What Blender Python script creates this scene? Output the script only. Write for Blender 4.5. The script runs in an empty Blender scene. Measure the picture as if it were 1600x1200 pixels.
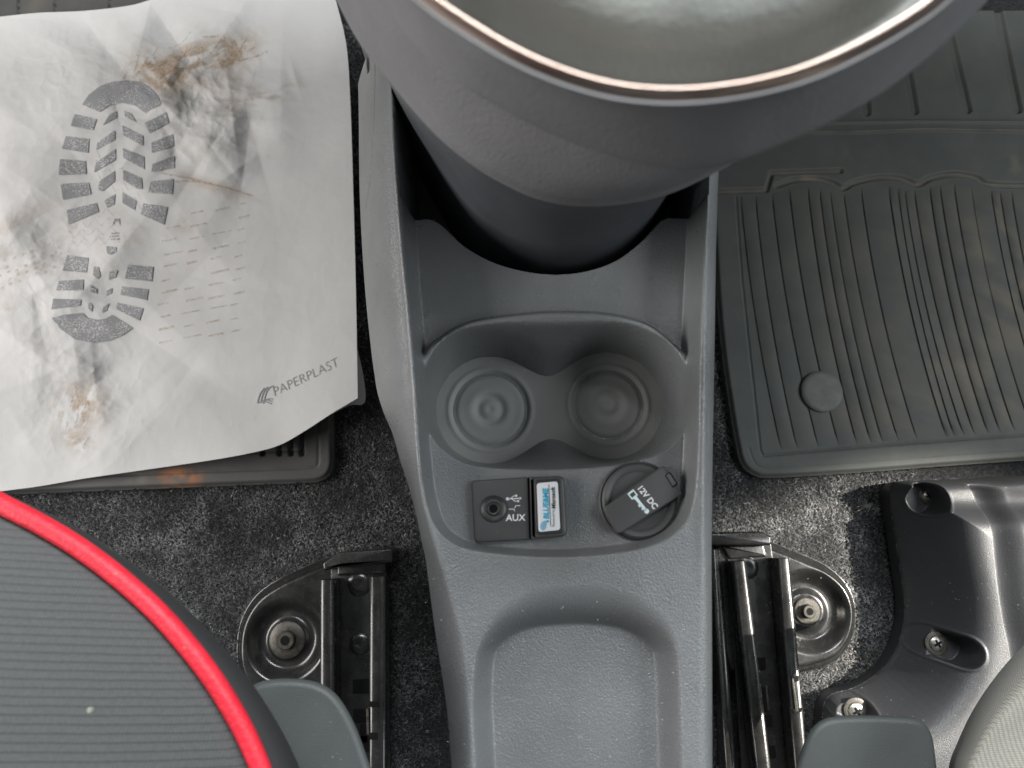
import bpy, bmesh, math, random
import numpy as np
from mathutils import Vector, Matrix
random.seed(7); rng = np.random.default_rng(7)
S = bpy.context.scene
C = S.collection

# ------------------------------------------------------------------ camera
H, PITCH, FPX = 0.72, math.radians(12.0), 1155.0
cd = bpy.data.cameras.new('camera'); cam = bpy.data.objects.new('camera', cd); C.objects.link(cam)
cam.location = (0, 0, H); cam.rotation_euler = (PITCH, 0, 0)
cd.sensor_width = 36.0; cd.lens = 36.0 * FPX / 1600.0
cd.clip_start = 0.01; cd.clip_end = 50
cd.dof.use_dof = True; cd.dof.focus_distance = 0.55; cd.dof.aperture_fstop = 8.0
S.camera = cam

# ------------------------------------------------------------------ light
w = bpy.data.worlds.new('World'); S.world = w; w.use_nodes = True
bg = w.node_tree.nodes['Background']
bg.inputs[0].default_value = (0.90, 0.95, 1.0, 1); bg.inputs[1].default_value = 0.10

def area(name, loc, target, sx, sy, power, col):
    ld = bpy.data.lights.new(name, 'AREA'); ld.shape = 'RECTANGLE'; ld.size = sx; ld.size_y = sy
    ld.energy = power; ld.color = col
    o = bpy.data.objects.new(name, ld); C.objects.link(o); o.location = loc
    o.rotation_euler = (Vector(target) - Vector(loc)).to_track_quat('-Z', 'Y').to_euler()
    return o
area('window_left', (-1.05, 0.12, 0.72), (0, 0.1, 0.22), 0.9, 0.45, 13.5, (1.0, 0.965, 0.94))
area('window_right', (1.15, 0.1, 1.15), (0.1, 0.1, 0.1), 0.9, 0.5, 10.5, (0.92, 0.97, 1.0))
area('windscreen', (0.1, 0.95, 1.55), (0, 0.0, 0.2), 1.0, 0.45, 40, (0.95, 0.98, 1.0))
sp = bpy.data.lights.new('sun_patch', 'SPOT'); sp.energy = 1150; sp.color = (1.0, 0.94, 0.84)
sp.spot_size = math.radians(8.2); sp.spot_blend = 0.45; sp.shadow_soft_size = 0.012
so = bpy.data.objects.new('sun_patch', sp); C.objects.link(so)
st = Vector((0.40, -0.095, 0.03)); so.location = st + Vector((1.85, 0.40, 1.8))
so.rotation_euler = (st - so.location).to_track_quat('-Z', 'Y').to_euler()
S.view_settings.view_transform = 'Standard'; S.view_settings.look = 'None'
S.view_settings.exposure = 0.18; S.view_settings.gamma = 1.0

# ------------------------------------------------------------------ helpers
CA, SA = math.cos(PITCH), math.sin(PITCH)
def P(px, py, z):
    """point of the place seen at photo position (px, py) at height z (numpy aware)"""
    u = (np.asarray(px, float) - 800.0) / FPX; v = (600.0 - np.asarray(py, float)) / FPX
    t = (H - z) / (CA - v * SA)
    return t * u, t * (v * CA + SA), z + 0 * t
def V(px, py, z):
    x, y, zz = P(px, py, z); return Vector((float(x), float(y), float(zz)))
def poly(pts, z):
    a = np.array(pts, float); x, y, _ = P(a[:, 0], a[:, 1], z); return np.stack([x, y], 1)
def catmull(pts, n, closed=False):
    p = np.array(pts, float); m = len(p)
    if closed: q = np.vstack([p[-1], p, p[0], p[1]]); segs = m
    else: q = np.vstack([2 * p[0] - p[1], p, 2 * p[-1] - p[-2]]); segs = m - 1
    out = []
    for i in range(segs):
        a, b, c, d = q[i], q[i + 1], q[i + 2], q[i + 3]
        for t in np.arange(24) / 24.0:
            out.append(0.5 * (2 * b + (c - a) * t + (2 * a - 5 * b + 4 * c - d) * t * t + (3 * b - a - 3 * c + d) * t ** 3))
    out.append(p[0] if closed else p[-1]); out = np.array(out)
    L = np.concatenate([[0], np.cumsum(np.linalg.norm(np.diff(out, axis=0), axis=1))])
    s = np.linspace(0, L[-1], n + 1)[:-1] if closed else np.linspace(0, L[-1], n)
    return np.stack([np.interp(s, L, out[:, k]) for k in range(out.shape[1])], 1)
def sstep(a, b, x):
    t = np.clip((x - a) / (b - a), 0, 1); return t * t * (3 - 2 * t)
def seg_dist(X, Y, pts, closed=False, nearest=False):
    d2 = np.full(X.shape, 1e9); nx = np.zeros(X.shape); ny = np.zeros(X.shape)
    n = len(pts); rngi = range(n if closed else n - 1)
    for i in rngi:
        ax, ay = pts[i]; bx, by = pts[(i + 1) % n]; ex, ey = bx - ax, by - ay
        t = np.clip(((X - ax) * ex + (Y - ay) * ey) / max(ex * ex + ey * ey, 1e-18), 0, 1)
        qx, qy = ax + t * ex, ay + t * ey; dd = (X - qx) ** 2 + (Y - qy) ** 2
        if nearest:
            k = dd < d2; nx[k] = qx[k]; ny[k] = qy[k]
        d2 = np.minimum(d2, dd)
    return (np.sqrt(d2), nx, ny) if nearest else np.sqrt(d2)
def inside(X, Y, pts):
    r = np.zeros(X.shape, bool); n = len(pts)
    for i in range(n):
        ax, ay = pts[i]; bx, by = pts[(i + 1) % n]
        if ay == by: continue
        c = ((ay > Y) != (by > Y)) & (X < (bx - ax) * (Y - ay) / (by - ay) + ax); r ^= c
    return r
def sdf(X, Y, pts):          # positive inside
    d = seg_dist(X, Y, pts, True); return np.where(inside(X, Y, pts), d, -d)
def vnoise(X, Y, scale, seed, octaves=3):
    out = np.zeros(X.shape); amp = 1; tot = 0
    for o in range(octaves):
        r = np.random.default_rng(seed + o * 31); g = r.random((257, 257))
        fx = (X * scale) % 256; fy = (Y * scale) % 256
        ix = np.floor(fx).astype(int); iy = np.floor(fy).astype(int); tx = fx - ix; ty = fy - iy
        ix %= 256; iy %= 256
        tx = tx * tx * (3 - 2 * tx); ty = ty * ty * (3 - 2 * ty)
        v = (g[iy, ix] * (1 - tx) + g[iy, ix + 1] * tx) * (1 - ty) + (g[iy + 1, ix] * (1 - tx) + g[iy + 1, ix + 1] * tx) * ty
        out += v * amp; tot += amp; amp *= 0.5; scale *= 2.03
    return out / tot
def place(o, parent):
    if parent is not None:
        o.parent = parent
        if parent.type == 'EMPTY': o.matrix_parent_inverse = Matrix.Translation(-parent.location)
    return o
def mesh_np(name, co, quads, mat, parent=None, smooth=True, attrs=None, tris=None):
    me = bpy.data.meshes.new(name); co = np.asarray(co, np.float32)
    me.vertices.add(len(co)); me.vertices.foreach_set('co', co.ravel())
    q = np.asarray(quads, np.int32); nq = len(q); k = q.shape[1]
    me.loops.add(nq * k); me.loops.foreach_set('vertex_index', q.ravel())
    me.polygons.add(nq); me.polygons.foreach_set('loop_start', np.arange(nq, dtype=np.int32) * k)
    me.polygons.foreach_set('loop_total', np.full(nq, k, np.int32))
    me.update(calc_edges=True)
    if smooth: me.polygons.foreach_set('use_smooth', np.ones(nq, bool))
    if attrs:
        for an, arr in attrs.items():
            a = me.attributes.new(an, 'FLOAT', 'POINT'); a.data.foreach_set('value', np.asarray(arr, np.float32).ravel())
    me.materials.append(mat)
    o = bpy.data.objects.new(name, me); C.objects.link(o); return place(o, parent)
def grid_obj(name, X, Y, Z, mat, parent=None, keep=None, attrs=None):
    r, c = X.shape; idx = np.arange(r * c).reshape(r, c)
    q = np.stack([idx[:-1, :-1], idx[:-1, 1:], idx[1:, 1:], idx[1:, :-1]], -1)
    if keep is not None:
        kk = keep[:-1, :-1] & keep[:-1, 1:] & keep[1:, 1:] & keep[1:, :-1]; q = q[kk]
    q = q.reshape(-1, 4); co = np.stack([X, Y, Z], -1).reshape(-1, 3)
    if attrs: attrs = {k: v.ravel() for k, v in attrs.items()}
    if keep is not None:
        used = np.unique(q); re = np.full(r * c, -1); re[used] = np.arange(len(used)); q = re[q]; co = co[used]
        if attrs: attrs = {k: v[used] for k, v in attrs.items()}
    # consistent up-facing winding
    a, b, d = co[q[0, 0]], co[q[0, 1]], co[q[0, 3]]
    if np.cross(b - a, d - a)[2] < 0: q = q[:, ::-1]
    return mesh_np(name, co, q, mat, parent, True, attrs)
def mesh_py(name, verts, faces, mat, parent=None, smooth=False):
    me = bpy.data.meshes.new(name); me.from_pydata([tuple(map(float, v)) for v in verts], [], faces); me.update()
    bm = bmesh.new(); bm.from_mesh(me); bmesh.ops.recalc_face_normals(bm, faces=bm.faces); bm.to_mesh(me); bm.free()
    if smooth: me.polygons.foreach_set('use_smooth', np.ones(len(me.polygons), bool))
    me.materials.append(mat); o = bpy.data.objects.new(name, me); C.objects.link(o); return place(o, parent)
def sharp(o, deg=35):
    me = o.data; me.polygons.foreach_set('use_smooth', np.ones(len(me.polygons), bool)); me.set_sharp_from_angle(angle=math.radians(deg)); return o
def loft(name, rings, mat, parent=None, closed=True, cap_top=False, cap_bot=False, deg=40):
    """rings: list of (n,3) arrays"""
    n = len(rings[0]); v = np.vstack(rings); f = []
    m = n if closed else n - 1
    for k in range(len(rings) - 1):
        for i in range(m):
            j = (i + 1) % n; f.append((k * n + i, k * n + j, (k + 1) * n + j, (k + 1) * n + i))
    if cap_top: f.append(tuple((len(rings) - 1) * n + i for i in range(n)))
    if cap_bot: f.append(tuple(reversed(range(n))))
    o = mesh_py(name, v, f, mat, parent); return sharp(o, deg)
def inset(p, d):
    """offset closed outline (n,2) inward by d"""
    a = np.roll(p, 1, 0); b = np.roll(p, -1, 0); t = b - a; t /= np.linalg.norm(t, axis=1)[:, None] + 1e-12
    nn = np.stack([-t[:, 1], t[:, 0]], 1)
    area_ = 0.5 * np.sum(p[:, 0] * b[:, 1] - b[:, 0] * p[:, 1])
    return p + nn * (d if area_ > 0 else -d)
def under_slab(name, pxo, zt, zb, r, mat, parent):
    p = poly(pxo, zt); pb = inset(poly(pxo, zb), 0.012)
    rings = [np.c_[pb, np.full(len(p), zb)], np.c_[p, np.full(len(p), zt - r)]]
    for k in range(1, 7):
        a = k / 6 * math.pi / 2; q = inset(p, r * (1 - math.cos(a))); rings.append(np.c_[q, np.full(len(p), zt - r + r * math.sin(a))])
    return loft(name, rings, mat, parent, True, True, True, 60)
def slab(name, outline, zt, zb, r, mat, parent=None, steps=4, deg=50):
    p = np.asarray(outline); rings = [np.c_[p, np.full(len(p), zb)], np.c_[p, np.full(len(p), zt - r)]]
    for k in range(1, steps + 1):
        a = k / steps * math.pi / 2; q = inset(p, r * (1 - math.cos(a)))
        rings.append(np.c_[q, np.full(len(p), zt - r + r * math.sin(a))])
    return loft(name, rings, mat, parent, True, True, False, deg)
def rrect(pts, r, n=6):
    """rounded polygon through corner points (world xy)"""
    pts = [np.array(p, float) for p in pts]; out = []; m = len(pts)
    for i in range(m):
        a, b, c = pts[i - 1], pts[i], pts[(i + 1) % m]; rr = r[i] if isinstance(r, (list, tuple)) else r
        u = (a - b) / np.linalg.norm(a - b); v = (c - b) / np.linalg.norm(c - b)
        s, e = b + u * rr, b + v * rr
        for k in range(n + 1):
            t = k / n; out.append((1 - t) ** 2 * s + 2 * t * (1 - t) * b + t * t * e)
    return np.array(out)
def circ(cx, cy, r, n=40): 
    a = np.arange(n) / n * 2 * math.pi; return np.stack([cx + r * np.cos(a), cy + r * np.sin(a)], 1)
def lathe(name, cx, cy, prof, mat, parent=None, n=40, deg=35, z0=0):
    rings = [np.c_[circ(cx, cy, max(r, 1e-5), n), np.full(n, z0 + z)] for r, z in prof]
    return loft(name, rings, mat, parent, True, False, False, deg)
def tube(name, pts, r, mat, parent=None, n=12):
    pts = np.asarray(pts, float); rings = []
    rr = [float(q) for q in r] if hasattr(r, "__len__") else [r] * len(pts)
    for i in range(len(pts)):
        t = Vector(pts[min(i + 1, len(pts) - 1)] - pts[max(i - 1, 0)]).normalized()
        a = t.cross(Vector((0, 0, 1)));  a = a.normalized() if a.length > 1e-4 else Vector((1, 0, 0)); b = t.cross(a)
        rings.append(np.array([list(Vector(pts[i]) + rr[i] * (math.cos(k / n * 6.28318) * a + math.sin(k / n * 6.28318) * b)) for k in range(n)]))
    return loft(name, rings, mat, parent, True, True, True, 60)
def empty(name, loc, label, cat, group=None):
    o = bpy.data.objects.new(name, None); C.objects.link(o); o.location = loc; o.empty_display_size = 0.02
    o['label'] = label; o['category'] = cat
    if group: o['group'] = group
    return o
def text_obj(name, s, mat, parent, o2d, p2d, q2d, zfun, size, shear=0.0, bold=0.0, spacing=1.0):
    """text laid on a surface. o2d origin px, p2d/q2d px basis for text x and y per unit; zfun(px,py)->z"""
    cu = bpy.data.curves.new(name, 'FONT'); cu.body = s; cu.size = size; cu.shear = shear; cu.offset = bold; cu.space_character = spacing
    cu.resolution_u = 3
    ob = bpy.data.objects.new(name, cu); C.objects.link(ob); bpy.context.view_layer.update()
    me = bpy.data.meshes.new_from_object(ob.evaluated_get(bpy.context.evaluated_depsgraph_get()))
    bpy.data.objects.remove(ob)
    bm = bmesh.new(); bm.from_mesh(me); bmesh.ops.triangulate(bm, faces=bm.faces)
    for v in bm.verts:
        px = o2d[0] + v.co.x * p2d[0] + v.co.y * q2d[0]; py = o2d[1] + v.co.x * p2d[1] + v.co.y * q2d[1]
        v.co = V(px, py, float(zfun(px, py)))
    for f in bm.faces:
        f.normal_update()
        if f.normal.z < 0: f.normal_flip()
    bm.to_mesh(me); bm.free(); me.name = name; me.materials.clear(); me.materials.append(mat)
    o = bpy.data.objects.new(name, me); C.objects.link(o); return place(o, parent)
def flat_poly(name, pts, zfun, mat, parent, cut=0):
    """thin printed patch: photo polygon laid on a surface"""
    bm = bmesh.new(); vs = [bm.verts.new((p[0], p[1], 0)) for p in pts]
    bm.faces.new(vs); bmesh.ops.triangulate(bm, faces=bm.faces)
    if cut:
        for _ in range(6):
            es = [e for e in bm.edges if e.calc_length() > cut]
            if not es: break
            bmesh.ops.subdivide_edges(bm, edges=es, cuts=1); bmesh.ops.triangulate(bm, faces=bm.faces)
    for v in bm.verts: v.co = V(v.co.x, v.co.y, float(zfun(v.co.x, v.co.y)))
    for f in bm.faces:
        f.normal_update()
        if f.normal.z < 0: f.normal_flip()
    me = bpy.data.meshes.new(name); bm.to_mesh(me); bm.free(); me.materials.append(mat)
    me.polygons.foreach_set('use_smooth', np.ones(len(me.polygons), bool))
    o = bpy.data.objects.new(name, me); C.objects.link(o); return place(o, parent)

# ------------------------------------------------------------------ materials
class NT:
    def __init__(s, name):
        s.m = bpy.data.materials.new(name); s.m.use_nodes = True; s.t = s.m.node_tree; s.b = s.t.nodes['Principled BSDF']
    def n(s, typ, **kw):
        x = s.t.nodes.new(typ)
        for k, v in kw.items():
            if k.startswith('i_'):
                key = k[2:]; key = int(key) if key.isdigit() else key
                x.inputs[key].default_value = v
            else: setattr(x, k, v)
        return x
    def l(s, a, b): s.t.links.new(a, b)
    def co(s): return s.n('ShaderNodeTexCoord').outputs['Object']
    def noise(s, scale, detail=3, rough=0.55, vec=None):
        x = s.n('ShaderNodeTexNoise'); x.inputs['Scale'].default_value = scale; x.inputs['Detail'].default_value = detail; x.inputs['Roughness'].default_value = rough
        s.l(vec or s.co(), x.inputs['Vector']); return x.outputs['Fac']
    def ramp(s, fac, stops):
        r = s.n('ShaderNodeValToRGB'); e = r.color_ramp.elements
        while len(e) < len(stops): e.new(0.5)
        for k, (p, c) in enumerate(stops): e[k].position = p; e[k].color = (*c, 1) if len(c) == 3 else c
        s.l(fac, r.inputs[0]); return r.outputs[0]
    def mix(s, fac, a, b):
        x = s.n('ShaderNodeMix', data_type='RGBA')
        if isinstance(fac, (int, float)): x.inputs[0].default_value = fac
        else: s.l(fac, x.inputs[0])
        for v, i in ((a, 6), (b, 7)):
            if isinstance(v, tuple): x.inputs[i].default_value = (*v, 1)
            else: s.l(v, x.inputs[i])
        return x.outputs[2]
    def math(s, op, a, b=None):
        x = s.n('ShaderNodeMath', operation=op)
        for i, v in ((0, a), (1, b)):
            if v is None: continue
            if isinstance(v, (int, float)): x.inputs[i].default_value = v
            else: s.l(v, x.inputs[i])
        return x.outputs[0]
    def bump(s, h, dist, strength=1.0, prev=None):
        x = s.n('ShaderNodeBump'); x.inputs['Distance'].default_value = dist; x.inputs['Strength'].default_value = strength
        s.l(h, x.inputs['Height'])
        if prev: s.l(prev, x.inputs['Normal'])
        s.l(x.outputs[0], s.b.inputs['Normal']); return x.outputs[0]
    def set(s, col=None, rough=None, metal=None, spec=None):
        for k, v in (('Base Color', col), ('Roughness', rough), ('Metallic', metal), ('Specular IOR Level', spec)):
            if v is None: continue
            if hasattr(v, 'links') or hasattr(v, 'is_linked'): s.l(v, s.b.inputs[k])
            else: s.b.inputs[k].default_value = (*v, 1) if isinstance(v, tuple) else v
        return s
    def attr(s, name):
        return s.n('ShaderNodeAttribute', attribute_name=name).outputs['Fac']

def plastic(name, col, rough=0.5, grain=1300, dist=0.00018, speck=0.0, spec=0.5, vary=0.12):
    m = NT(name); n1 = m.noise(18, 3); c = m.ramp(n1, [(0.3, tuple(x * (1 - vary) for x in col)), (0.7, tuple(x * (1 + vary) for x in col))])
    if speck > 0:   # dust specks and fine scuffs lying on the plastic
        d = m.noise(520, 2, 0.6); k = m.ramp(d, [(0.70, (0, 0, 0)), (0.76, (1, 1, 1))])
        pt = m.ramp(m.noise(25, 2), [(0.4, (0, 0, 0)), (0.65, (1, 1, 1))])
        f = m.math('MULTIPLY', m.math('MULTIPLY', k, pt), speck); c = m.mix(f, c, (0.42, 0.42, 0.40))
    m.set(c, rough, 0, spec)
    r = m.math('ADD', m.math('MULTIPLY', m.noise(60, 3), 0.16), rough - 0.08); m.l(r, m.b.inputs['Roughness'])
    m.bump(m.noise(grain, 2, 0.6), dist); return m.m
M = {}
M['console'] = plastic('console_plastic', (0.150, 0.157, 0.160), 0.30, 950, 0.00045, 0.35, 0.75)
M['column'] = plastic('column_plastic', (0.060, 0.066, 0.074), 0.52, 1300, 0.00014, 0.3)
M['bezel'] = plastic('bezel_plastic', (0.158, 0.159, 0.164), 0.45, 600, 0.0004, 0.0)
M['liner'] = plastic('cup_liner_rubber', (0.235, 0.24, 0.23), 0.72, 900, 0.00008, 0.8)
M['black'] = plastic('black_plastic', (0.030, 0.031, 0.033), 0.42, 1400, 0.00008, 0.2)
M['module'] = plastic('module_plastic', (0.062, 0.062, 0.063), 0.50, 1600, 0.00007, 0.2)
M['trim'] = plastic('trim_plastic', (0.066, 0.073, 0.073), 0.52, 1300, 0.00018, 0.5)
M['cover'] = plastic('cover_plastic', (0.032, 0.033, 0.036), 0.42, 1100, 0.00022, 1.0, 0.55)
M['deep'] = plastic('dark_recess', (0.008, 0.008, 0.009), 0.7, spec=0.08)  # near-black colour painted in for the shade inside holes and recesses
M['boot'] = plastic('boot_leather', (0.20, 0.207, 0.19), 0.45, 420, 0.0004, 0.0)
m = NT('chrome'); m.set((0.62, 0.49, 0.42), 0.28, 1.0); M['chrome'] = m.m  # neutral chrome; the warm tint paints in warm reflections
m = NT('black_steel'); n1 = m.noise(40, 4)
c = m.ramp(n1, [(0.3, (0.011, 0.011, 0.0108)), (0.75, (0.026, 0.0255, 0.025))])
dust = m.ramp(m.noise(160, 4, 0.7), [(0.56, (0, 0, 0)), (0.74, (1, 1, 1))]); c = m.mix(m.math('MULTIPLY', dust, 0.2), c, (0.12, 0.112, 0.10))
m.set(c, 0.26, 0.15, 0.6); r = m.math('ADD', m.math('MULTIPLY', m.noise(70, 4), 0.4), 0.08); m.l(r, m.b.inputs['Roughness']); m.b.inputs['Coat Weight'].default_value = 0.4; m.b.inputs['Coat Roughness'].default_value = 0.12; m.bump(m.noise(500, 2), 0.00008); M['steel'] = m.m
m = NT('bolt_steel'); m.set(m.ramp(m.noise(250, 4), [(0.3, (0.03, 0.028, 0.026)), (0.7, (0.085, 0.076, 0.062))]), 0.4, 0.35); m.bump(m.noise(900, 3), 0.0002); M['bolt'] = m.m
m = NT('screw_steel'); m.set(m.ramp(m.noise(300, 4), [(0.3, (0.20, 0.19, 0.17)), (0.7, (0.42, 0.40, 0.36))]), 0.35, 0.8); M['screw'] = m.m
# rubber mat, with a dirt attribute
def rubber(name, col, dirtcol):
    m = NT(name); c = m.ramp(m.noise(30, 4), [(0.3, tuple(x * 0.88 for x in col)), (0.7, tuple(x * 1.1 for x in col))])
    pat = m.ramp(m.noise(22, 5, 0.65), [(0.50, (0, 0, 0)), (0.72, (1, 1, 1))]); fine = m.ramp(m.noise(400, 3, 0.7), [(0.35, (0.25, 0.25, 0.25)), (0.7, (1, 1, 1))])
    f = m.math('MULTIPLY', m.math('MULTIPLY', pat, fine), 0.16); c = m.mix(f, c, dirtcol)
    c = m.mix(m.attr('dirt'), c, dirtcol)
    c = m.mix(m.attr('rust'), c, (0.36, 0.13, 0.035))
    m.set(c, 0.6, 0, 0.4); m.bump(m.noise(1500, 2), 0.00006); return m.m
M['mat_r'] = rubber('rubber_mat', (0.074, 0.079, 0.074), (0.22, 0.18, 0.13))
M['mat_l'] = rubber('rubber_mat_grey', (0.062, 0.062, 0.060), (0.2, 0.165, 0.12))
m = NT('mat_button'); m.set(m.ramp(m.noise(90, 4), [(0.3, (0.095, 0.10, 0.092)), (0.7, (0.135, 0.14, 0.128))]), 0.6); m.bump(m.noise(500, 3), 0.0001); M['button'] = m.m
# paper
m = NT('mat_paper'); fib = m.noise(900, 3, 0.6)
c = m.ramp(m.noise(9, 4), [(0.3, (0.50, 0.50, 0.495)), (0.7, (0.565, 0.563, 0.552))])
fd = m.ramp(m.noise(420, 5, 0.75), [(0.34, (0.45, 0.45, 0.45)), (0.62, (1, 1, 1))]); d = m.math('MULTIPLY', m.attr('dirt'), fd); c = m.mix(d, c, (0.27, 0.185, 0.11)); g = m.attr('grime'); c = m.mix(g, c, (0.34, 0.32, 0.30))
m.set(c, 0.75, 0, 0.25); nb_ = m.bump(fib, 0.00012)
wv = m.n('ShaderNodeVectorMath', operation='ADD'); m.l(m.co(), wv.inputs[0]); nz_ = m.n('ShaderNodeTexNoise'); nz_.inputs['Scale'].default_value = 25; sc_ = m.n('ShaderNodeVectorMath', operation='SCALE'); sc_.inputs['Scale'].default_value = 0.02
m.l(m.co(), nz_.inputs['Vector']); m.l(nz_.outputs['Color'], sc_.inputs[0]); m.l(sc_.outputs[0], wv.inputs[1])
hs = None
for scale_, amp_ in ((26, 1.0), (58, 0.5), (120, 0.22)):
    vo = m.n('ShaderNodeTexVoronoi', feature='F1'); vo.inputs['Scale'].default_value = scale_; m.l(wv.outputs[0], vo.inputs['Vector']); t_ = m.math('MULTIPLY', vo.outputs['Distance'], amp_); hs = t_ if hs is None else m.math('ADD', hs, t_)
m.bump(m.math('MULTIPLY', hs, m.attr('crumple')), 0.0055, 1.0, nb_); M['paper'] = m.m
m = NT('printed_ink'); k = m.ramp(m.noise(620, 4, 0.7), [(0.52, (0, 0, 0)), (0.585, (1, 1, 1))])
k2 = m.ramp(m.noise(45, 2), [(0.36, (0, 0, 0)), (0.56, (1, 1, 1))])
c = m.mix(m.math('MULTIPLY', k, k2), (0.235, 0.237, 0.245), (0.53, 0.53, 0.52)); m.set(c, 0.8, 0, 0.2); M['ink'] = m.m
m = NT('logo_ink'); m.set((0.24, 0.24, 0.25), 0.8); M['logo'] = m.m
m = NT('dried_mud'); m.set((0.40, 0.285, 0.18), 0.9)
tr = m.n('ShaderNodeBsdfTransparent'); mx = m.n('ShaderNodeMixShader'); k = m.ramp(m.noise(240, 4, 0.7), [(0.36, (0, 0, 0)), (0.72, (0.5, 0.5, 0.5))])
m.l(k, mx.inputs[0]); m.l(tr.outputs[0], mx.inputs[1]); m.l(m.b.outputs[0], mx.inputs[2]); m.l(mx.outputs[0], m.t.nodes['Material Output'].inputs[0]); M['mud'] = m.m
# carpet
m = NT('carpet_ground'); m.set(m.ramp(m.noise(420, 4, 0.7), [(0.35, (0.012, 0.0125, 0.0135)), (0.7, (0.05, 0.051, 0.053))]), 0.95, 0, 0.1); m.bump(m.noise(600, 4, 0.7), 0.0012); M['carpet'] = m.m
m = NT('carpet_fibre'); m.set(m.ramp(m.attr('tone'), [(0.0, (0.034, 0.0345, 0.035)), (0.5, (0.14, 0.142, 0.143)), (0.85, (0.31, 0.31, 0.31)), (1.0, (0.45, 0.45, 0.44))]), 0.8, 0, 0.2); M['fibre'] = m.m
# seat cloth
def cloth(name, c1, c2, period, rot, line=0.28, cross=0.3):
    m = NT(name); co = m.co(); mp = m.n('ShaderNodeMapping'); mp.inputs['Rotation'].default_value = (0, 0, rot); m.l(co, mp.inputs[0])
    nv = m.n('ShaderNodeSeparateXYZ'); m.l(mp.outputs[0], nv.inputs[0])
    wob = m.math('MULTIPLY', m.noise(40, 2), period * 0.25)
    y = m.math('ADD', nv.outputs[1], wob)
    sy = m.math('SINE', m.math('MULTIPLY', y, 6.28318 / period)); sx = m.math('SINE', m.math('MULTIPLY', nv.outputs[0], 6.28318 / (period * 0.42)))
    ln = m.ramp(m.math('ADD', m.math('MULTIPLY', sy, 0.5), 0.5), [(0.0, (1, 1, 1)), (line, (0, 0, 0))])
    wx = m.math('ADD', m.math('MULTIPLY', sx, 0.5 * cross), 0.5)
    base = m.mix(m.math('MULTIPLY', wx, m.noise(700, 2)), c1, c2)
    c = m.mix(m.math('MULTIPLY', ln, 0.24), base, tuple(x * 0.35 for x in c1)); m.set(c, 0.85, 0, 0.25)
    h = m.math('SUBTRACT', m.math('MULTIPLY', sx, 0.3 * cross), ln); m.bump(h, 0.0003); m.b.inputs['Sheen Weight'].default_value = 0.15; return m.m
M['seat'] = cloth('ribbed_seat_cloth', (0.050, 0.054, 0.054), (0.12, 0.125, 0.125), 0.0034, 0.07)
M['cushion'] = cloth('checked_cloth', (0.20, 0.195, 0.17), (0.42, 0.41, 0.36), 0.0026, 1.45, 0.5, 0.9)
m = NT('seat_side'); m.set((0.016, 0.0165, 0.017), 0.8); m.bump(m.noise(800, 3), 0.0002); M['seat_side'] = m.m
m = NT('red_piping'); m.set(m.mix(m.ramp(m.noise(230, 4, 0.7), [(0.66, (0, 0, 0)), (0.74, (0.8, 0.8, 0.8))]), m.ramp(m.noise(70, 3), [(0.3, (0.50, 0.010, 0.024)), (0.7, (0.64, 0.018, 0.038))]), (0.62, 0.16, 0.10)), 0.5, 0, 0.4); m.bump(m.noise(450, 4), 0.0005); M['red'] = m.m
m = NT('white_print'); m.set((0.72, 0.73, 0.74), 0.6); M['white'] = m.m
m = NT('blue_print'); m.set((0.03, 0.36, 0.55), 0.5); M['blue'] = m.m
m = NT('black_print'); m.set((0.03, 0.03, 0.035), 0.6); M['blackink'] = m.m
m = NT('label_white'); m.set((0.70, 0.72, 0.74), 0.35); M['label'] = m.m
m = NT('pale_print'); m.set((0.62, 0.76, 0.78), 0.6); M['pale'] = m.m
m = NT('grit'); m.set(m.ramp(m.noise(300, 2), [(0.4, (0.25, 0.16, 0.08)), (0.6, (0.45, 0.40, 0.32))]), 0.8); M['grit'] = m.m

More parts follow.
